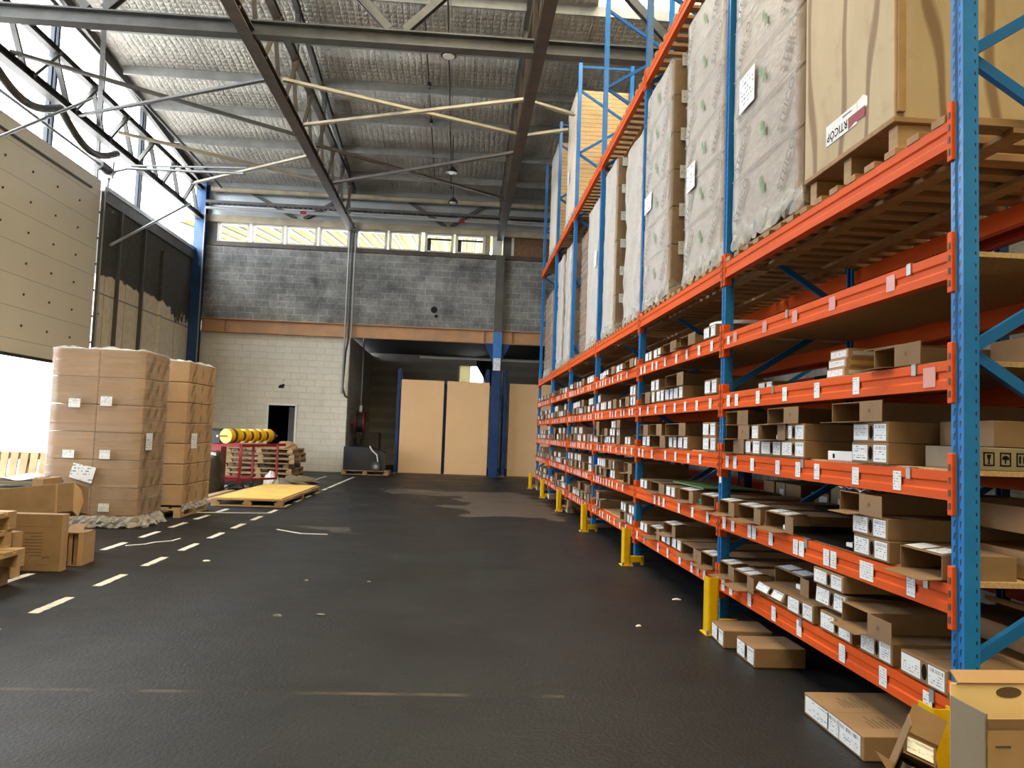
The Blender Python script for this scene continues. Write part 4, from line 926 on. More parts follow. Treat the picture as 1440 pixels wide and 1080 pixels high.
shelf_boxes(1, 'F', [('tn', 5.88, .3, 0, H, .8, -.01), ('o', 6.3, .38, 0, H, .85, -.02), ('c', 6.75, .3, 0, H, .8, -.004), ('c', 7.12, .3, 0, H, .8, 0), ('t', 7.55, .34, 0, H, .8, 0), ('c', 8.0, .3, 0, H, .8, 0), ('t', 7.0, .34, 1, H, .8, .01)])
o = MB(); o.box(XR + .12, XR + .6, 6.55, 7.5, LV['E'] + .125, LV['E'] + .138, 'greens', .004); tag(o.build('green_sheet'), 'flat green wrapped sheet on cartons of the second shelf, second bay', 'sheet')
o = MB(); o.box(XR + .03, XR + .2, 6.27, 6.42, LV['E'] + .009, LV['E'] + .055, 'bluet', .008); tag(o.build('teal_pack'), 'small teal plastic pack on the second shelf, second bay', 'pack')
o = MB(); o.cyl((XR + .28, 6.12, LV['B'] + .113), (XR + .28, 6.12, LV['B'] + .14), .26, 'whitep', 24); tag(o.build('round_lid'), 'pale round disc lying on a carton of the fifth shelf, second bay', 'disc')
# farther bays, smaller in view
for i in range(2, 6):
    for l in 'BCDEF':
        items = []; y0, y1 = bay(i); h = random.choice((.1, .11, .12)); y = y0 + .05
        maxrow = 1 if l == 'B' else 2
        while y < y1 - .3:
            wd = min(random.choice((.2, .26, .3, .34)), y1 - .02 - y)
            if random.random() < .86:
                k = random.choice('cccoot') if y > y0 + .06 else 'c'; items.append((k, y, wd - .012, 0, h, .75, random.choice((-.004, 0., .01, .03))))
                if maxrow > 1 and random.random() < .5:
                    items.append((random.choice('cco') if y > y0 + .06 else 'c', y + .01, wd - .03, 1, h, .7, random.choice((0., .01, .02))))
                    if l in 'CD' and h < .105 and random.random() < .5: items.append((random.choice('co') if y > y0 + .06 else 'c', y + .02, wd - .05, 2, h, .65, .015))
            y += wd + random.choice((0, .01, .05, .15))
        shelf_boxes(i, l, items, False)
# goods on the rear racking, dim behind the front one
for i in range(2):
    y0, y1 = bay(i)
    for l in 'CDE':
        b = MB(); b.box(3.286, 4.264, y0 + .012, y1 - .012, LV[l] - .0135, LV[l] + .0085, 'chip')
        tag(b.build('shelf_board'), 'chipboard panel of the %s in the dim rear racking, %s' % (SN[l], BN[i]), 'shelf', 'chipboard shelves of the rear racking')
        y = y0 + .1; k = 0
        while y < y1 - .35:
            wd = random.choice((.24, .3, .36)); h = random.choice((.1, .14, .2)); b = MB(); b.box(3.27, 3.85, y, y + wd - .02, LV[l] + .009, LV[l] + .009 + h, random.choice(('cardl', 'card', 'cardg')), .004)
            o = tag(b.build('cardboard_box'), 'carton in the dim rear racking, %s from near post, %s, %s' % (ORD[k], SN[l], BN[i]), 'box', 'cartons in the rear racking')
            if random.random() < .6: m = MB(); m.box(3.2685, 3.27, y + .03, y + wd * .5, LV[l] + .025, LV[l] + .085, 'label'); m.build('address_label', o, True)
            y += wd + random.choice((0, .02, .2)); k += 1
# cartons on the floor under the rack
place('c', .3, .115, .32, (1.79, 5.06, .001), 'small closed carton on the floor at the second rack post, left one', 'small cartons on the floor at the rack', True, None, math.radians(-4))
place('c', .3, .115, .32, (1.835, 4.64, .001), 'small closed carton on the floor at the second rack post, right one', 'small cartons on the floor at the rack', True, None, 0)
for k, (y, n_) in enumerate(((18.9, 2), (16.4, 1), (13.6, 2), (11.6, 1))):
    for q in range(n_): place('c' if q % 2 == 0 else 'o', .34, .11, .5, (1.95, y, .001 + q * .111), '%s carton on the floor under the racking, %s pile from the far end' % ('bottom' if q == 0 else 'upper', ORD[k]), 'cartons on the floor under the racking', False)
t = place('c', .58, .105, .5, (1.8, 3.31, .001), 'long closed carton with three labels on the floor before the near post', 'long floor carton', True)
m = MB(); m.box(-.0015, 0, .215, .33, .01, .095, 'barcode'); m.build('address_label', t)
# printing on the lids of the floor cartons
for tt, wd, dd in ((t, .58, .5),):
    for yy in (.1, .36):
        m = MB()
        for q in range(6): m.box(.1 + q * .022, .108 + q * .022, yy, yy + .08 + .03 * ((q * 5) % 3), .1052, .1056, 'inkbrown')
        m.build('printed_text', tt)
# ================================================================ pallets and wrapped loads
def pallet_geo(b, x0, x1, y0, y1, z0, long_axis='y', mt='wood', n=5, h=.144, c=.002):
    """boards run along x when long_axis == 'x'"""
    bl = .1; t = .022; z1 = z0 + h
    if long_axis == 'x':
        L_, W_ = (x0, x1), (y0, y1)
    else: L_, W_ = (y0, y1), (x0, x1)
    def bx(l0, l1, w0, w1, za, zb):
        if long_axis == 'x': b.box(l0, l1, w0, w1, za, zb, mt, c)
        else: b.box(w0, w1, l0, l1, za, zb, mt, c)
    W = W_[1] - W_[0]; Ln = L_[1] - L_[0]
    bw = W / n * .78
    for k in range(n):
        w0 = W_[0] + k * (W - bw) / (n - 1); bx(L_[0], L_[1], w0, w0 + bw, z1 - t, z1)
    for l0 in (L_[0], (L_[0] + L_[1]) / 2 - bl / 2, L_[1] - bl): bx(l0, l0 + bl, W_[0], W_[1], z1 - 2 * t, z1 - t)
    for w0 in (W_[0], (W_[0] + W_[1]) / 2 - bl / 2, W_[1] - bl):
        for l0 in (L_[0], (L_[0] + L_[1]) / 2 - bl * .7, L_[1] - bl * 1.4): bx(l0, l0 + bl * 1.4, w0, w0 + bl, z0 + t, z1 - 2 * t)
        bx(L_[0], L_[1], w0, w0 + bl, z0, z0 + t)
def pallet(label, x0, x1, y0, y1, z0, long_axis='x', mt='wood', h=.144, n=5, group=None, rz=0., name='wooden_pallet'):
    cx, cy = (x0 + x1) / 2, (y0 + y1) / 2
    t = thing(name, label, 'pallet', (cx, cy, z0), rz, group)
    b = MB(); pallet_geo(b, x0 - cx, x1 - cx, y0 - cy, y1 - cy, 0, long_axis, mt, n, h)
    # split the geometry into its boards and blocks: 24 vertices each
    per = 24; nb = len(b.v) // per
    def sub(rng, nm):
        m = MB()
        fk = len(b.f) // nb
        for i in rng:
            k = len(m.v); m.v += b.v[i * per:(i + 1) * per]; m.m(mt)
            m.f += [[v - i * per + k for v in f] for f in b.f[i * fk:(i + 1) * fk]]; m.mi += [0] * fk; m.sm += [False] * fk
        m.build(nm, t)
    for i in range(n): sub([i], 'deck_board')
    for i in range(n, n + 3): sub([i], 'stringer_board')
    q = n + 3
    for r in range(3):
        for k in range(3): sub([q], 'block'); q += 1
        sub([q], 'bottom_board'); q += 1
    return t
def film_shell(b, x0, x1, y0, y1, z0, z1, mt, amp=.008, sides='fbnt', nz=18, seed=0):
    rnd = random.Random(seed); ph = [rnd.uniform(0, 6) for _ in range(6)]
    def wob(a, z): return amp * (math.sin(a * 9 + ph[0] + 2 * math.sin(z * 5 + ph[1])) * .5 + math.sin(z * 23 + a * 4 + ph[2]) * .35 + math.sin(z * 47 + a * 17 + ph[3]) * .15)
    per = [(x0, y1), (x0, y0), (x1, y0), (x1, y1), (x0, y1)]; pts = []
    for (xa, ya), (xb, yb) in zip(per, per[1:]):
        n = 10; nx, ny = (yb - ya), -(xb - xa); L_ = math.hypot(nx, ny); nx /= L_; ny /= L_
        for k in range(n): pts.append((xa + (xb - xa) * k / n, ya + (yb - ya) * k / n, nx, ny, math.hypot(xb - xa, yb - ya) * k / n + xa))
    n = len(pts)
    vs = []
    for j in range(nz + 1):
        z = z0 + (z1 - z0) * j / nz
        for x, y, nx, ny, a in pts:
            d = wob(a, z) + amp * .6; vs.append((x - nx * -d if False else x + (-nx) * -0 + nx * 0 + (-1 if False else 1) * 0 + nx * d * -1 * -1 if False else x + nx * d, y + ny * d, z))
    fs = [(j * n + i, j * n + (i + 1) % n, (j + 1) * n + (i + 1) % n, (j + 1) * n + i) for j in range(nz) for i in range(n)]
    b.add(vs, fs, mt, True)
    b.add([(x0, y0, z1), (x1, y0, z1), (x1, y1, z1), (x0, y1, z1)], [(0, 1, 2, 3)], mt)
def ragged_film(b, pts, z0, h, mt, seed, out=.05):
    rnd = random.Random(seed); vs = []; n = 0; row = []
    for (xa, ya), (xb, yb) in zip(pts, pts[1:]):
        L_ = math.hypot(xb - xa, yb - ya); k = max(4, int(L_ / .045)); nx, ny = (yb - ya) / L_, -(xb - xa) / L_
        for i in range(k): row.append((xa + (xb - xa) * i / k, ya + (yb - ya) * i / k, nx, ny))
    n = len(row); m = 4
    for j in range(m + 1):
        for x, y, nx, ny in row:
            d = out * (1 - j / m) * (.6 + rnd.random() * .9) + rnd.uniform(-.008, .012)
            zz = z0 + h * j / m + (rnd.uniform(-.5, 1.2) * h * .18 if j else max(0., rnd.uniform(-.3, .25) * h))
            vs.append((x + nx * d, y + ny * d, zz))
    b.add(vs, [(j * n + i, j * n + i + 1, (j + 1) * n + i + 1, (j + 1) * n + i) for j in range(m) for i in range(n - 1)], mt, False)
def load(label, x0, x1, y0, y1, z0, z1, rows, cols, group, mt='card', film='film', pal='y', text=None, labels=(), plain_front=True, name='wrapped_pallet', skirt=True, seed=1, board=False, amp=.008):
    t = thing(name, label, 'pallet load', ((x0 + x1) / 2, (y0 + y1) / 2, z0), 0, group)
    part('pallet', lambda b: pallet_geo(b, x0 + .02, x1 - .02, y0 + .02, y1 - .02, z0, pal), t)
    zc = z0 + .146
    if board: part('board_stack', lambda b: b.box(x0 + .015, x1 - .01, y0 + .01, y1 - .01, zc, z1, 'boards', .01), t)
    else:
        hh = (z1 - zc) / rows; ww = (y1 - y0) / cols
        rnd = random.Random(seed)
        for r in range(rows):
            for c in range(cols):
                j = rnd.uniform(0, .006)
                part('carton', lambda b: b.box(x0 + .012 + j, x1 - .012, y0 + c * ww + .008 + j * .5, y0 + (c + 1) * ww - .004, zc + r * hh + .001, zc + (r + 1) * hh - .003, mt, .008), t)
    fo = part('stretch_film', lambda b: film_shell(b, x0, x1, y0, y1, z0 + .09, z1 + .006, film, amp, seed=seed), t)
    if skirt: part('loose_film', lambda b: ragged_film(b, [(x0 - .004, y1), (x0 - .004, y0), (x0 + (x1 - x0) * .5, y0 - .004)], z0 + .0, .15, 'filml', seed, .012), t)
    if labels:
        for (face, a0, a1, za, zb) in labels:
            if face == 'x': part('label_sheet', lambda b: b.box(x0 - .0245, x0 - .023, a0, a1, za, zb, 'label'), t)
            else: part('label_sheet', lambda b: b.box(a0, a1, y0 - .018, y0 - .0165, za, zb, 'label'), t)
    if text:
        m = MB(); hh = (z1 - zc) / rows; rnd = random.Random(seed + 5); X = x0 - .021
        for r in range(1, rows): m.box(X + .001, X + .002, y0 + .01, y1 - .01, zc + r * hh - .004, zc + r * hh + .003, 'seam')
        for r in range(rows):
            for c in range(3):
                y = y1 - (c + .5) * (y1 - y0) / 3 + rnd.uniform(-.03, .03); z = zc + (r + .5) * hh
                if c == 1:
                    n = 4; s = .055
                    for g in (-.4, .4): m.slab([(X, y + s * (g * .9 + .5 * math.cos(q * math.pi / 2 + .6)), z + s * (g * 1.3 + .8 * math.sin(q * math.pi / 2 + .6))) for q in range(4)], .001, 'inkgreen')
                else: put_text(m, text, (X, y, z), (0, -1, 0), (0, 0, 1), .105, 'inkgrey', math.radians(52))
        m.build('printed_logos', t, True)
    return t
Z0 = LV['A'] + .037
GA = 'wrapped loads on the big pallet level'
def L3(y, zs): return [('y', XR + .09, XR + .26, z, z + .13) for z in zs]
load('tall film-wrapped carton load with printed names directly left of the plywood crate', 2.0, 3.0, 4.42, 5.6, Z0, 5.25, 6, 2, GA, text='STEICO', labels=[('x', 5.16, 5.45, 3.78, 4.04)], seed=11)
load('film-wrapped carton load just beyond the post left of the plywood crate, printed names', 2.02, 3.0, 5.87, 6.95, Z0, 5.25, 6, 2, GA, text='STEICO', labels=[('x', 6.6, 6.84, 3.62, 3.86)], seed=12)
load('film-wrapped carton load with white labels down its near brown side, left of centre gap', 2.0, 2.98, 7.4, 8.46, Z0, 5.2, 6, 1, GA, text='STEICO', labels=[('x', 8.1, 8.4, 3.86, 4.05)] + L3(0, [Z0 + .42 + k * .385 for k in range(6)]), seed=13)
load('narrow film-wrapped load with wavy edge just behind the brown sided labelled load', 2.03, 2.95, 8.69, 9.62, Z0, 5.0, 5, 1, GA, labels=[], seed=14, amp=.02)
load('film-wrapped carton load with labels on its near side, third post from the camera', 2.02, 3.0, 10.25, 11.1, Z0, 5.2, 6, 1, GA, labels=[('y', XR + .09, XR + .27, Z0 + .42 + k * .38, Z0 + .54 + k * .38) for k in range(6)], seed=15)
load('pale film-wrapped load squeezed behind the labelled load at the third post', 2.02, 3.0, 11.5, 12.55, Z0, 5.05, 6, 1, GA, labels=[('x', 11.6, 11.8, 4.0, 4.25)], seed=16)
load('brown carton load set back between blue posts, film only thin', 2.12, 3.02, 12.9, 13.95, Z0, 5.0, 8, 1, GA, film='filmh', seed=17, skirt=False)
load('slim grey film-wrapped load with long crease, fifth bay near end', 2.02, 3.0, 14.42, 15.25, Z0, 5.05, 5, 1, GA, seed=18, amp=.02)
load('slim grey film-wrapped load, fifth bay far end beside the creased one', 2.02, 3.0, 15.55, 16.5, Z0, 5.1, 5, 1, GA, seed=19, amp=.015)
load('brown carton load with a column of white labels at the far racking end', 2.02, 3.0, 17.6, 18.9, Z0, 4.72, 7, 1, GA, film='filmh', labels=[('y', XR + .1, XR + .22, Z0 + .3 + k * .25, Z0 + .4 + k * .25) for k in range(7)], seed=20)
ZT = LV['Z'] + .037
load('tall wrapped stack of yellowish boards high on the top pallet level, nearer one', 2.03, 3.05, 14.5, 15.7, ZT, 8.1, 1, 1, 'board stacks on the top pallet level', board=True, labels=[('x', 15.2, 15.45, 6.5, 6.75)], seed=21)
load('wrapped stack of yellow boards high on the top pallet level, far end', 2.03, 3.05, 17.35, 18.7, ZT, 8.15, 1, 1, 'board stacks on the top pallet level', board=True, seed=22)

# plywood crate with its sticker
t = thing('plywood_crate', 'large plywood crate on skids with an upside-down sticker, nearest load on the racking', 'crate', (2.5, 3.9, Z0))
def crate(b):
    x0, x1, y0, y1, z0, z1 = 2.0, 3.05, 3.44, 4.39, Z0 + .16, 4.75
    for q in ((x0, x0 + .012, y0, y1, z0, z1), (x1 - .012, x1, y0, y1, z0, z1), (x0 + .012, x1 - .012, y0 + .004, y0 + .016, z0, z1), (x0 + .012, x1 - .012, y1 - .012, y1, z0, z1), (x0, x1, y0, y1, z1, z1 + .012)): b.box(*q, 'ply')
part('plywood_panels', crate, t)
part('base_sheet', lambda b: b.box(1.995, 3.05, 3.435, 4.39, Z0 + .132, Z0 + .16, 'slat', .003), t)
for y in (3.46, 3.9, 4.3): part('skid', lambda b: b.box(2.03, 3.05, y, y + .08, Z0, Z0 + .132, 'wood', .003), t)
part('corner_batten', lambda b: b.box(2.012, 2.05, 3.425, 3.443, Z0 + .18, 4.7, 'slat', .002), t)
st = MB(); X = 1.996
st.box(X, 1.9998, 3.78, 4.117, 3.035, 3.15, 'white'); st.build('sticker', t, True)
st = MB(); st.slab([(X - .0002, 3.70, 3.045), (X - .0002, 3.70, 3.1), (X - .0002, 3.87, 3.1), (X - .0002, 3.87, 3.035), (X - .0002, 3.8, 3.05)][::-1], .001, 'red'); st.slab([(X + .002, 3.68, 3.09), (X + .002, 3.68, 3.14), (X + .002, 3.72, 3.165), (X + .002, 3.80, 3.15), (X + .002, 3.8, 3.09)][::-1], .001, 'white'); st.build('torn_sticker', t, True)
st = MB(); put_text(st, 'RTICÔP', (X - .001, 3.99, 3.08), (0, 1, 0), (0, 0, -1), .066, 'ink'); put_text(st, 'www.articop', (X - .001, 3.88, 3.128), (0, 1, 0), (0, 0, -1), .018, 'ink'); st.build('sticker_text', t, True)

# ================================================================ left side of the aisle
def printed(b, x, ya, yb, za, zb, rows, txt='STEICO'):
    hh = (zb - za) / rows
    for r in range(rows):
        z = za + (r + .5) * hh
        for c in range(3):
            y = ya + (c + .5) * (yb - ya) / 3
            if c == 1:
                s = .05
                for g in (-.35, .35): b.slab([(x, y + s * (g * .7 + .45 * math.cos(q * math.pi / 2 + .5)), z + s * (g * 1.3 + .8 * math.sin(q * math.pi / 2 + .5))) for q in range(4)][::-1], .001, 'inkdgreen')
            else: put_text(b, txt, (x + .001, y, z), (0, 1, 0), (0, 0, 1), .1, 'inkdgreen', math.radians(55))
def floor_load(label, x0, x1, y0, y1, z1, rows, cols, mt, wrap, seed, prow, labels, rz=0.):
    cx, cy = (x0 + x1) / 2, (y0 + y1) / 2
    t = thing('wrapped_pallet', label, 'pallet load', (cx, cy, 0), 0, 'wrapped carton loads on the floor'); zc = .12 if wrap else .145
    part('pallet', lambda b: pallet_geo(b, x0 + .01, x1 - .01, y0 + .01, y1 - .01, 0, 'y'), t)
    hh = (z1 - zc) / rows; ww = (x1 - x0) / cols
    for r in range(rows):
        for c in range(cols): part('carton', lambda b: b.box(x0 + c * ww + .004, x0 + (c + 1) * ww - .004, y0 + .008, y1 - .008, zc + .028 + r * hh, zc + .025 + (r + 1) * hh - .003, mt, .008), t)
    part('printed_logos', lambda b: printed(b, x1 + (.017 if wrap else -.002), y0 + .05, y1 - .05, zc + .03, z1, prow), t)
    if wrap: part('stretch_film', lambda b: film_shell(b, x0, x1, y0, y1, .06, z1 + .03, 'filmh', .008, seed=seed, nz=40), t)
    # crumpled film over the top
    rnd = random.Random(seed)
    def top(u, v): return (x0 + (x1 - x0) * (u * 1.02 - .01), y0 + (y1 - y0) * (v * 1.02 - .01), z1 + .03 + (0 if u in (0, 1) or v in (0, 1) else .05 * max(0, math.sin(u * 17 + v * 9 + seed) * math.sin(v * 13 + seed * 2 + u * 5)) + rnd.uniform(0, .025)))
    part('top_film', lambda b: b.grid(top, 14, 12, 'filml', False), t)
    if wrap: part('loose_film', lambda b: ragged_film(b, [(x0, y0), (x1 + .0, y0), (x1, y1)], .004, .13, 'filml', seed, .09), t)
    else: part('loose_film', lambda b: ragged_film(b, [(x1, y0), (x1, y1)], .09, .1, 'filml', seed, .015), t)
    for q in labels: tag(part('label_sheet', q, t))
    return t
floor_load('tall film-wrapped carton load on the floor with a tilted delivery note, nearer one', -5.2, -4.04, 10.12, 10.92, 2.22, 6, 2, 'cardl', True, 31, 7, [
    lambda b: b.box(-4.95, -4.81, 10.085, 10.09, 1.50, 1.61, 'label'), lambda b: b.box(-4.56, -4.42, 10.085, 10.09, 1.53, 1.65, 'label'),
    lambda b: b.box(-4.98, -4.84, 10.085, 10.09, .86, .96, 'label'), lambda b: b.box(-4.53, -4.4, 10.085, 10.09, .86, .97, 'label'), lambda b: b.box(-4.5, -4.37, 10.085, 10.09, .2, .3, 'label'),
    lambda b: b.slab([(-4.88, 10.085, .62), (-4.60, 10.085, .545), (-4.555, 10.085, .745), (-4.835, 10.085, .80)], .003, 'label'),
    lambda b: b.box(-4.022, -4.018, 10.22, 10.42, .98, 1.2, 'label')])
floor_load('tall carton load on the floor behind the wrapped one, bare orange-brown side', -4.72, -3.9, 11.3, 12.5, 2.2, 7, 1, 'cardl', False, 32, 9, [lambda b: b.box(-3.905, -3.899, 11.55, 11.78, .98, 1.2, 'label')])

# heap of empty cartons
def rcarton(name, label, loc, rz, parts, rot=None, cat='box', group='empty cartons heaped on the left'):
    t = thing(name, label, cat, loc, rz, group, rot)
    for n, fn in parts: part(n, fn, t, False)
    return t
rcarton('empty_carton', 'large empty carton standing on edge with printed text, front of the left heap', (-3.98, 7.12, 0.001), math.radians(2), [
    ('body', lambda b: (b.box(0, .5, 0, .12, 0, .5, 'card', .003), b.box(.5, .504, .0, .12, .0, .5, 'cardl'), b.box(.03, .42, -.0015, 0, .39, .392, 'inkbrown'))),
    ('printed_text', lambda b: [b.box(.19 + .05 * ((k * 3) % 2) * (k % 3 == 1), .345, -.001, 0, .33 - k * .028, .338 - k * .028, 'inkbrown') for k in range(8)] + [b.box(.35, .41, -.001, 0, .118, .13, 'inkbrown'), b.box(.3, .4, -.001, 0, .055, .059, 'inkbrown')])])
rcarton('empty_carton', 'narrow empty carton standing on end in front, pale edge toward the aisle', (-3.92, 6.86, .001), math.radians(-14), [
    ('body', lambda b: (b.box(0, .21, 0, .1, 0, .38, 'card', .003))), ('end_panel', lambda b: b.box(.21, .214, 0, .1, 0, .38, 'cardl')),
    ('hand_hole', lambda b: b.add([(.13 + .018 * math.cos(k * math.pi / 6), -.001, .3 + .03 * math.sin(k * math.pi / 6)) for k in range(12)], [tuple(range(12))], 'ink'))])
rcarton('empty_carton', 'long empty carton lying across the top of the left heap, torn open end', (-4.75, 7.95, .32), 0, [
    ('body', lambda b: hollow(b, .35, .29, .95, .006)) if False else ('body', lambda b: b.box(0, .95, 0, .35, 0, .29, 'card', .004)),
    ('end_flap', lambda b: b.slab([(.95, 0, .29), (1.03, -.02, .2), (1.05, -.01, .08), (1.0, 0, -.06), (.95, 0, 0)], .005, 'cardl')),
    ('tape', lambda b: b.box(.78, .8, -.0015, 0, .0, .29, 'cardl'))], rot=(math.radians(-12), math.radians(-7), math.radians(3)))
rcarton('empty_carton', 'supporting carton under the long one at the back of the left heap', (-4.9, 7.9, .001), 0, [('body', lambda b: b.box(0, 1.1, 0, .4, 0, .25, 'card', .004))])
rcarton('empty_carton', 'small open carton on end at the right of the left heap, slots facing out', (-3.63, 7.42, .001), math.radians(4), [
    ('body', lambda b: (b.box(0, .2, .0, .005, .0, .3, 'card') if False else None, b.box(0, .005, 0, .28, 0, .3, 'cardl'), b.box(.2, .205, 0, .28, 0, .3, 'cardl'), b.box(0, .205, .27, .28, 0, .3, 'cardin'), b.box(0, .205, 0, .28, 0, .005, 'cardin'), b.box(0, .205, 0, .28, .296, .3, 'card'))),
    ('front_strips', lambda b: (b.box(.005, .055, .0, .006, .004, .296, 'cardl'), b.box(.065, .1, .03, .036, .004, .29, 'cardl'), b.box(.105, .16, .05, .056, .004, .29, 'card'), b.box(.16, .2, .0, .006, .004, .296, 'cardl'))),
    ('side_flap', lambda b: b.slab([(0, .0, .3), (.2, .0, .3), (.13, .2, .36), (.05, .2, .36)], .004, 'cardin'))])
rcarton('grey_carton', 'grey-brown open carton with white sheets on top, behind the heap at far left', (-5.6, 9.4, .001), 0, [
    ('body', lambda b: b.box(0, .72, 0, .5, 0, .52, 'cardg', .004)), ('lid', lambda b: (b.box(.02, .74, -.02, .52, .56, .6, 'cardg', .003), b.box(.66, .78, -.03, .4, .52, .64, 'cardl', .003))),
    ('paper_sheets', lambda b: b.grid(lambda u, v: (.0 + .7 * u, .5 * v, .64 + .03 * math.sin(u * 7 + v * 4)), 8, 6, 'white', False))], group='grey carton at far left')
# pallets at the left edge
PS = 'pallets stacked at the left edge'
for k, (x1, lab) in enumerate(((-3.6, 'lowest pallet of the low stack at the left picture edge'), (-3.5, 'second pallet from the floor in the stack at the left edge'), (-3.63, 'third pallet from the floor in the stack at the left edge'), (-3.62, 'topmost pallet of the low stack at the left picture edge'))):
    p_ = pallet(lab, x1 - 1.2, x1, 5.78 + .03 * k, 6.58 + .03 * k, .001 + k * .1455, 'x', 'wood', group=PS)
    if k == 2:
        m = MB()
        for s in (-1, 1): m.tube([(-.045 + .6 + .0 - .06 + s * .022 + .022 * math.cos(q * math.pi / 5), -.4015, .075 + .028 * math.sin(q * math.pi / 5)) for q in range(11)], .003, 'inkbrown', 5)
        m.build('stamp', p_)
m = MB(); m.tube([(-3.74, 5.98, .592), (-3.68, 5.9, .63), (-3.66, 5.84, .55), (-3.68, 5.82, .42), (-3.75, 5.815, .36)], .008, 'greyst', 6); tag(m.build('wire_loop'), 'grey wire hanging off the pallet stack at the left edge', 'wire')
t = pallet('wooden pallet stood upright on its side in the bright doorway', -6.95, -6.0, -.4, .4, 0, 'y', 'wood', .144, 7)
t.rotation_euler = (math.radians(80), 0, 0); t.location = (-6.45, 12.2, .45)
t.location = (-6.45, 12.05, .41)
m = MB(); m.box(-6.9, -6.5, 11.1, 11.45, 0.001, .3, 'cardl', .004); tag(m.build('pale_carton'), 'pale carton on the floor before the upright pallet in the doorway', 'box')
# flat pallet with a yellow board
t = pallet('long low pallet lying flat by the dashed lines, under a yellow board', -4.05, -2.88, 13.1, 16.5, .001, 'x', 'wood', .12, 12)
m = MB(); m.box(-4.0, -2.93, 13.15, 16.45, .122, .14, 'yellow2', .003); tag(m.build('yellow_board'), 'large yellow board lying flat on the long low pallet', 'board')
m = MB(); m.box(-4.35, -4.2, 13.6, 16.5, .001, .05, 'wood', .003); m.box(-4.62, -4.46, 13.2, 15.9, .001, .04, 'wood', .003); tag(m.build('timber_planks'), 'loose timber planks on the floor left of the flat pallet', 'planks')
# black wrapped bulk bag
t = thing('black_sack', 'bulky black plastic-wrapped load behind the left carton loads', 'sack', (-5.2, 16.0, 0))
def sack(b):
    rnd = random.Random(3)
    n, mm = 26, 12; vs = []
    for j in range(mm + 1):
        z = .78 * j / mm
        for i in range(n):
            a = 2 * math.pi * i / n; c, s = math.cos(a), math.sin(a); e = .55
            rr = 1 / max(abs(c) ** 3 + abs(s) ** 3, 1e-6) ** (1 / 3)
            k = (1 - .28 * (j / mm) ** 5) * (1 + .03 * math.sin(5 * a + j) + rnd.uniform(-.015, .015)); vs.append((-5.2 + .46 * rr * c * k, 16.0 + .34 * rr * s * k, .003 + z + (.04 * math.sin(3 * a) if j == mm else 0)))
    b.add(vs, [(j * n + i, j * n + (i + 1) % n, (j + 1) * n + (i + 1) % n, (j + 1) * n + i) for j in range(mm) for i in range(n)] + [tuple(range(mm * n, mm * n + n))], 'darkplastic', True)
part('sheeting', sack, t); part('white_tag', lambda b: b.slab([(-4.98, 15.64, .8), (-4.8, 15.66, .78), (-4.8, 15.68, .72), (-4.98, 15.66, .74)], .004, 'label'), t)
# red trolley with yellow rolls
t = thing('red_trolley', 'dark red tube trolley on castors behind the black wrapped load', 'trolley', (-4.7, 17.2, 0))
P_ = [(-5.35, 16.75), (-4.62, 16.75), (-4.62, 17.75), (-5.35, 17.75)]
part('frame', lambda b: ([b.bar((x, y, .12), (x, y, .93), .05, .05, 'red') for x, y in P_], [b.bar((*P_[k], z), (*P_[(k + 1) % 4], z), .05, .05, 'red') for k in range(4) for z in (.18, .9)], b.bar((-4.62, 16.75, .9), (-3.95, 16.75 + 1.1, .93), .05, .06, 'red'), b.bar((-4.05, 17.6, .16), (-4.05, 17.6, .93), .045, .045, 'red'), b.bar((-4.62, 16.75, .18), (-4.05, 17.6, .18), .045, .045, 'red'), b.bar((-4.62, 17.75, .9), (-4.05, 17.6, .9), .045, .045, 'red')), t)
for x, y in P_: part('castor', lambda b: b.cyl((x - .02, y, .062), (x + .02, y, .062), .06, 'rubber', 14), t)
part('cross_plate', lambda b: b.box(-5.3, -4.66, 16.78, 17.72, .88, .9, 'red'), t)
ax0 = Vector((-4.95, 16.7, 1.1)); ax1 = Vector((-4.3, 18.3, 1.12)); dd = (ax1 - ax0).normalized()
t = thing('roll_shaft', 'row of yellow strapping rolls on a shaft over the red trolley', 'rolls', ax0)
part('shaft', lambda b: b.cyl(ax0 - dd * .25, ax1 + dd * .1, .02, 'steel', 8), t)
for k in range(6):
    p = ax0 + dd * (.02 + k * .27)
    part('roll', lambda b: (b.cyl(p, p + dd * .13, .155, 'yroll', 24), b.cyl(p + dd * .13, p + dd * .27, .11, 'rust', 16)), t)
part('flange', lambda b: b.cyl(ax0 + dd * .19, ax0 + dd * .22, .165, 'rust', 24), t)
m = MB(); m.box(-6.0, -5.4, 17.9, 18.4, .001, .85, 'red', .01); m.box(-5.7, -5.35, 17.85, 18.3, .85, 1.25, 'black', .06); tag(m.build('machine_case'), 'dark red case with black bag on top at the left of the trolley', 'machine')
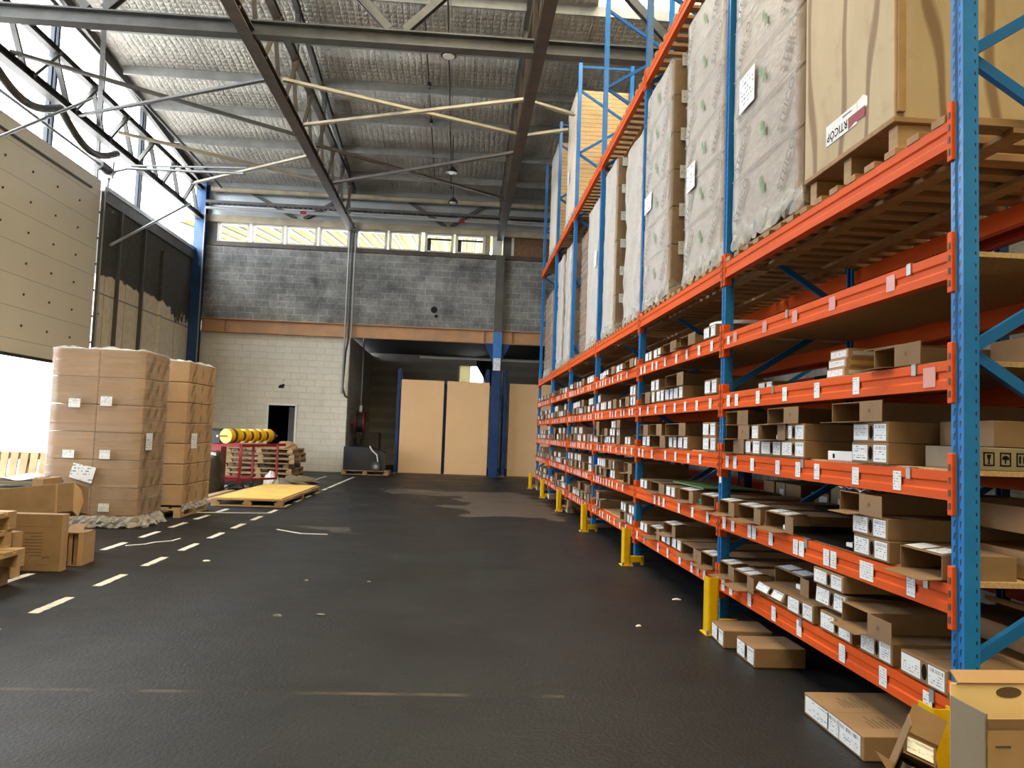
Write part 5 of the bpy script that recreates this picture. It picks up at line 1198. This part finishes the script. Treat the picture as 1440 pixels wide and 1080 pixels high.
# dark debris on the floor
def lump(name, label, cat, x, y, rx, ry, h, mt, seed):
    rnd = random.Random(seed); b = MB(); n = 12; vs = []
    for j in range(5):
        for i in range(n):
            a = 2 * math.pi * i / n; k = (1, .95, .75, .45, .12)[j] * (1 + rnd.uniform(-.25, .25)); vs.append((x + rx * math.cos(a) * k, y + ry * math.sin(a) * k, .001 + h * (0, .35, .7, .92, 1)[j] * (1 + (rnd.uniform(-.15, .15) if j else 0))))
    b.add(vs, [(j * n + i, j * n + (i + 1) % n, (j + 1) * n + (i + 1) % n, (j + 1) * n + i) for j in range(4) for i in range(n)] + [tuple(range(48, 60))], mt, False); return tag(b.build(name), label, cat)
lump('rubbish_sheet', 'heap of crumpled grey sheeting on the floor right of the trolley', 'rubbish', -3.85, 18.9, .5, .5, .16, 'cardg', 5)
lump('white_rag', 'small white crumpled rag on the floor sheeting by the trolley', 'rag', -4.25, 18.0, .16, .14, .3, 'whitep', 6)
lump('dark_rubbish', 'low dark rubbish heap on the floor in front of the trolley', 'rubbish', -4.6, 16.5, .3, .16, .12, 'black', 8)
# stack of pallets near the door
for k in range(6):
    dx = (0, -.03, -.12, .06, .02, -.02)[k]; dy = (0, .05, .1, -.1, .05, .0)[k]
    pallet('%s pallet of the tall stack left of the door opening' % ('lowest', 'second', 'third', 'fourth', 'fifth', 'topmost')[k], -5.95 + dx, -4.25 + dx, 20.2 + dy, 21.7 + dy, .001 + k * .1275, 'x', 'wood', .126, 6, 'pallets stacked by the door')
lump('cloth_bundle', 'small beige bundle lying on top of the tall pallet stack', 'bundle', -4.6, 20.9, .3, .2, .17, 'cardl', 9).location.z += .768
# dark goods on a pallet by the corner
pallet('pale pallet under the dark wrapped goods at the wall corner', -3.42, -2.05, 22.95, 23.8, .001, 'x', 'cardl' if False else 'wood', .13, 5)
t = thing('dark_bundle', 'black film-wrapped machine parts on the pallet at the wall corner', 'bundle', (-2.75, 23.4, .132))
part('black_wrap', lambda b: (b.grid(lambda u, v: (-3.38 + 1.2 * u, 22.98 + .006 * math.sin(u * 9 + v * 4), .135 + (.68 - .3 * max(0, u - .55)) * v), 14, 8, 'black', False), b.grid(lambda u, v: (-3.38 + 1.2 * u, 22.98 + .75 * v, .815 - .3 * max(0, u - .55) + .05 * math.sin(u * 11) * math.sin(v * 3.1)), 14, 6, 'black', False), b.box(-3.36, -2.2, 23.0, 23.7, .133, .62, 'black', .05)), t)
part('tyre', lambda b: (b.cyl((-2.42, 22.92, .26), (-2.42, 22.97, .26), .13, 'greyst', 20), b.cyl((-2.42, 22.9, .26), (-2.42, 22.92, .26), .06, 'steel', 14)), t)
part('white_strap', lambda b: b.tube([(-2.62, 22.93, .86), (-2.56, 22.93, .74), (-2.4, 22.92, .6), (-2.36, 22.92, .4)], .022, 'whitep', 6), t)
# fire hose reel
t = thing('hose_reel', 'red fire hose reel on the side wall of the back opening', 'hose reel', (-3.2, 25.0, 1.0))
part('drum', lambda b: (b.cyl((-3.3, 25.0, 1.55), (-3.1, 25.0, 1.55), .3, 'rubber', 24), b.cyl((-3.08, 25.0, 1.55), (-3.05, 25.0, 1.55), .36, 'red', 24), b.cyl((-3.33, 25.0, 1.55), (-3.3, 25.0, 1.55), .36, 'red', 24)), t)
part('wall_bracket', lambda b: b.box(-3.495, -3.2, 24.95, 25.05, 1.5, 1.6, 'red'), t)
part('valve', lambda b: b.cyl((-3.2, 25.0, 1.9), (-3.2, 25.0, 2.1), .05, 'whitep', 10), t)
part('hose_end', lambda b: (b.tube([(-3.2, 24.9, 1.2), (-3.15, 24.9, .95), (-3.25, 24.9, .8)], .03, 'rubber')), t)
m = MB(); m.box(-3.3, -2.7, 26.2, 26.9, .001, 1.25, 'greyst', .02); tag(m.build('dark_cabinet'), 'dark cabinet deep inside the back opening beside the hose reel', 'cabinet')

# ---------------- end frames with hardboard panels at the back opening
for k, x in enumerate((-2.0, -.53, .84, 1.42)):
    t = thing('rack_frame', ('dark blue rack frame left of the first hardboard panel', 'dark blue rack frame in the gap between the two left hardboard panels', 'dark blue rack frame left of the back column', 'dark blue rack frame right of the back column')[k], 'rack frame', (x, 25.2, 0), 0, 'dark blue frames in the back opening')
    zt = (3.32, 2.9, 3.4, 3.42)[k]
    for y in (24.72, 25.75): part('post', lambda b: b.box(x - .05, x + .05, y, y + .08, .006, zt, 'blue2', .004), t)
    part('foot', lambda b: (b.box(x - .08, x + .08, 24.68, 24.84, 0, .012, 'steel'), b.box(x - .08, x + .08, 25.7, 25.86, 0, .012, 'steel')), t)
    z = .3
    while z < zt - .7: part('brace', lambda b: (b.bar((x, 24.76, z), (x, 25.79, z + .6), .03, .04, 'blue2')), t); z += .6
for k, (x0, x1, lab) in enumerate(((-1.9, -.55, 'left brown hardboard sheet standing upright in the back opening'), (-.45, .9, 'middle brown hardboard sheet standing just left of the blue column'), (1.55, 2.95, 'right brown hardboard sheet standing right of the blue column behind the rack'))):
    b = MB(); b.box(x0, x1, 24.6, 24.622, .012, 2.97, 'mdf', .002); tag(b.build('hardboard_panel'), lab, 'panel', 'hardboard sheets in the back opening')
b = MB(); b.box(-3.4, 6, 24.0, 24.2, .0, .012, 'osb'); struct(b.build('trim_6'))

# ================================================================ foreground cartons at the near post
t = thing('tilted_carton', 'torn narrow carton tilted in front of the near post, metal fittings inside', 'box', (1.535, 2.68, .03), 0, None, (math.radians(4), math.radians(19), math.radians(-25)))
def tc(b):
    b.box(-.06, -.056, -.05, .05, .0, .4, 'card'); b.box(.06, .064, -.05, .05, 0, .3, 'card'); b.box(-.056, .06, .046, .05, 0, .34, 'cardin'); b.box(-.056, .06, -.05, -.046, 0, .16, 'card'); b.box(-.056, .06, -.046, .046, 0, .004, 'cardin')
part('body', tc, t, False)
part('back_flap', lambda b: b.slab([(-.056, .05, .34), (.06, .05, .34), (.065, .09, .42), (-.05, .09, .43)], .004, 'card'), t, False)
part('label_flap', lambda b: b.slab([(-.05, -.046, .30), (.055, -.046, .30), (.055, .046, .33), (-.05, .046, .33)][::-1], .004, 'cardin'), t, False)
part('address_label', lambda b: b.slab([(-.04, -.04, .307), (.045, -.04, .307), (.045, .03, .33), (-.04, .03, .33)], .001, 'barcode'), t, False)
part('metal_fittings', lambda b: (b.cyl((-.02, -.03, .06), (-.02, -.03, .27), .026, 'chrome', 16), b.cyl((.032, -.02, .05), (.032, -.02, .26), .024, 'chrome', 16), b.cyl((.0, .02, .05), (.0, .02, .25), .022, 'ink', 14)), t, False)
part('fitting_tag', lambda b: b.box(-.012, .014, -.062, -.06, .15, .24, 'white'), t, False)
part('torn_flap', lambda b: b.slab([(-.06, -.04, .25), (-.06, -.05, .21), (-.13, -.07, .27)], .004, 'cardl'), t, False)
t = thing('open_carton', 'large open carton with a hand hole at the bottom right corner, nearest the camera', 'box', (1.635, 2.3, 0), math.radians(1))
def oc(b):
    b.box(0, .62, 0, .005, 0, .545, 'cardl'); b.box(0, .005, 0, .17, 0, .56, 'cardg'); b.box(.615, .62, 0, .17, 0, .56, 'cardl'); b.box(0, .62, .0, .17, 0, .005, 'cardin')
part('body', oc, t, False)
part('back_panel', lambda b: (b.box(0, .62, .165, .17, 0, .6, 'cardlit')), t, False)
part('top_flap', lambda b: b.slab([(.02, .16, .6), (.6, .16, .6), (.6, .2, .63), (.02, .2, .63)], .005, 'cardl'), t, False)
n = 14; part('hand_hole', lambda b: b.add([(.2 + .045 * math.cos(k * 2 * math.pi / n), .1635, .572 + .018 * math.sin(k * 2 * math.pi / n)) for k in range(n)], [tuple(range(n))], 'inkbrown'), t, False)
part('packing_tape', lambda b: b.box(.005, .615, -.0012, 0, .515, .545, 'cardin'), t, False)
part('printed_mark', lambda b: b.box(.03, .08, -.0012, 0, .46, .466, 'inkbrown'), t, False)

# ================================================================ litter on the floor
def strip(label, pts, r=.01):
    b = MB()
    for p, q in zip(pts, pts[1:]): b.bar((*p, .006), (*q, .006), r * 2, .006, 'whitep')
    tag(b.build('plastic_strip'), label, 'strip', 'white plastic strips on the floor')
strip('crooked white plastic strip on the floor between the dashed rows', [(-3.55, 8.67), (-3.4, 8.82), (-3.36, 8.97), (-3.22, 9.1), (-3.2, 9.3)], .012)
strip('thin white strip beyond the dashed lines, right of the right row', [(-2.33, 10.34), (-1.95, 10.0), (-1.62, 9.99)], .012)
strip('pale strip on the floor before the flat pallet', [(-4.1, 12.0), (-3.5, 12.1), (-2.9, 12.2)], .02)
for k, (x, y, r, mt, lab) in enumerate(((-2.44, 7.87, .05, 'whitep', 'white crumpled scrap on the floor right of the dashed row'), (-1.25, 5.7, .05, 'litter', 'clear film scrap on the floor left of the picture centre'), (-.95, 5.75, .05, 'litter', 'second clear film scrap right of the first one, near picture centre'), (1.35, 5.6, .03, 'whitep', 'small white scrap on the floor left of the second guard'), (-1.3, 7.0, .03, 'litter', 'small clear scrap on the floor in mid aisle, left one'), (-.75, 7.0, .03, 'litter', 'small clear scrap on the floor in mid aisle, right one'), (1.9, 6.55, .05, 'whitep', 'white scrap under the second bay of the rack'), (2.0, 4.95, .04, 'whitep', 'white scrap under the rack behind the small floor cartons'))):
    lump('litter_scrap', lab, 'litter', x, y, r * .7, r * .4, .012, mt, 40 + k)
# outside goods beyond the door
m = MB(); m.box(-13.6, -12.2, 21.4, 23.4, -.05, 1.5, 'pinkgoods', .02); tag(m.build('outdoor_goods'), 'pinkish wrapped goods outside in the glare beyond the left door', 'goods')
m = MB(); m.box(-16, -12.4, 24.5, 27, -.05, 1.05, 'outside', .02); tag(m.build('outdoor_block'), 'low pale block outside behind the pinkish goods', 'block')
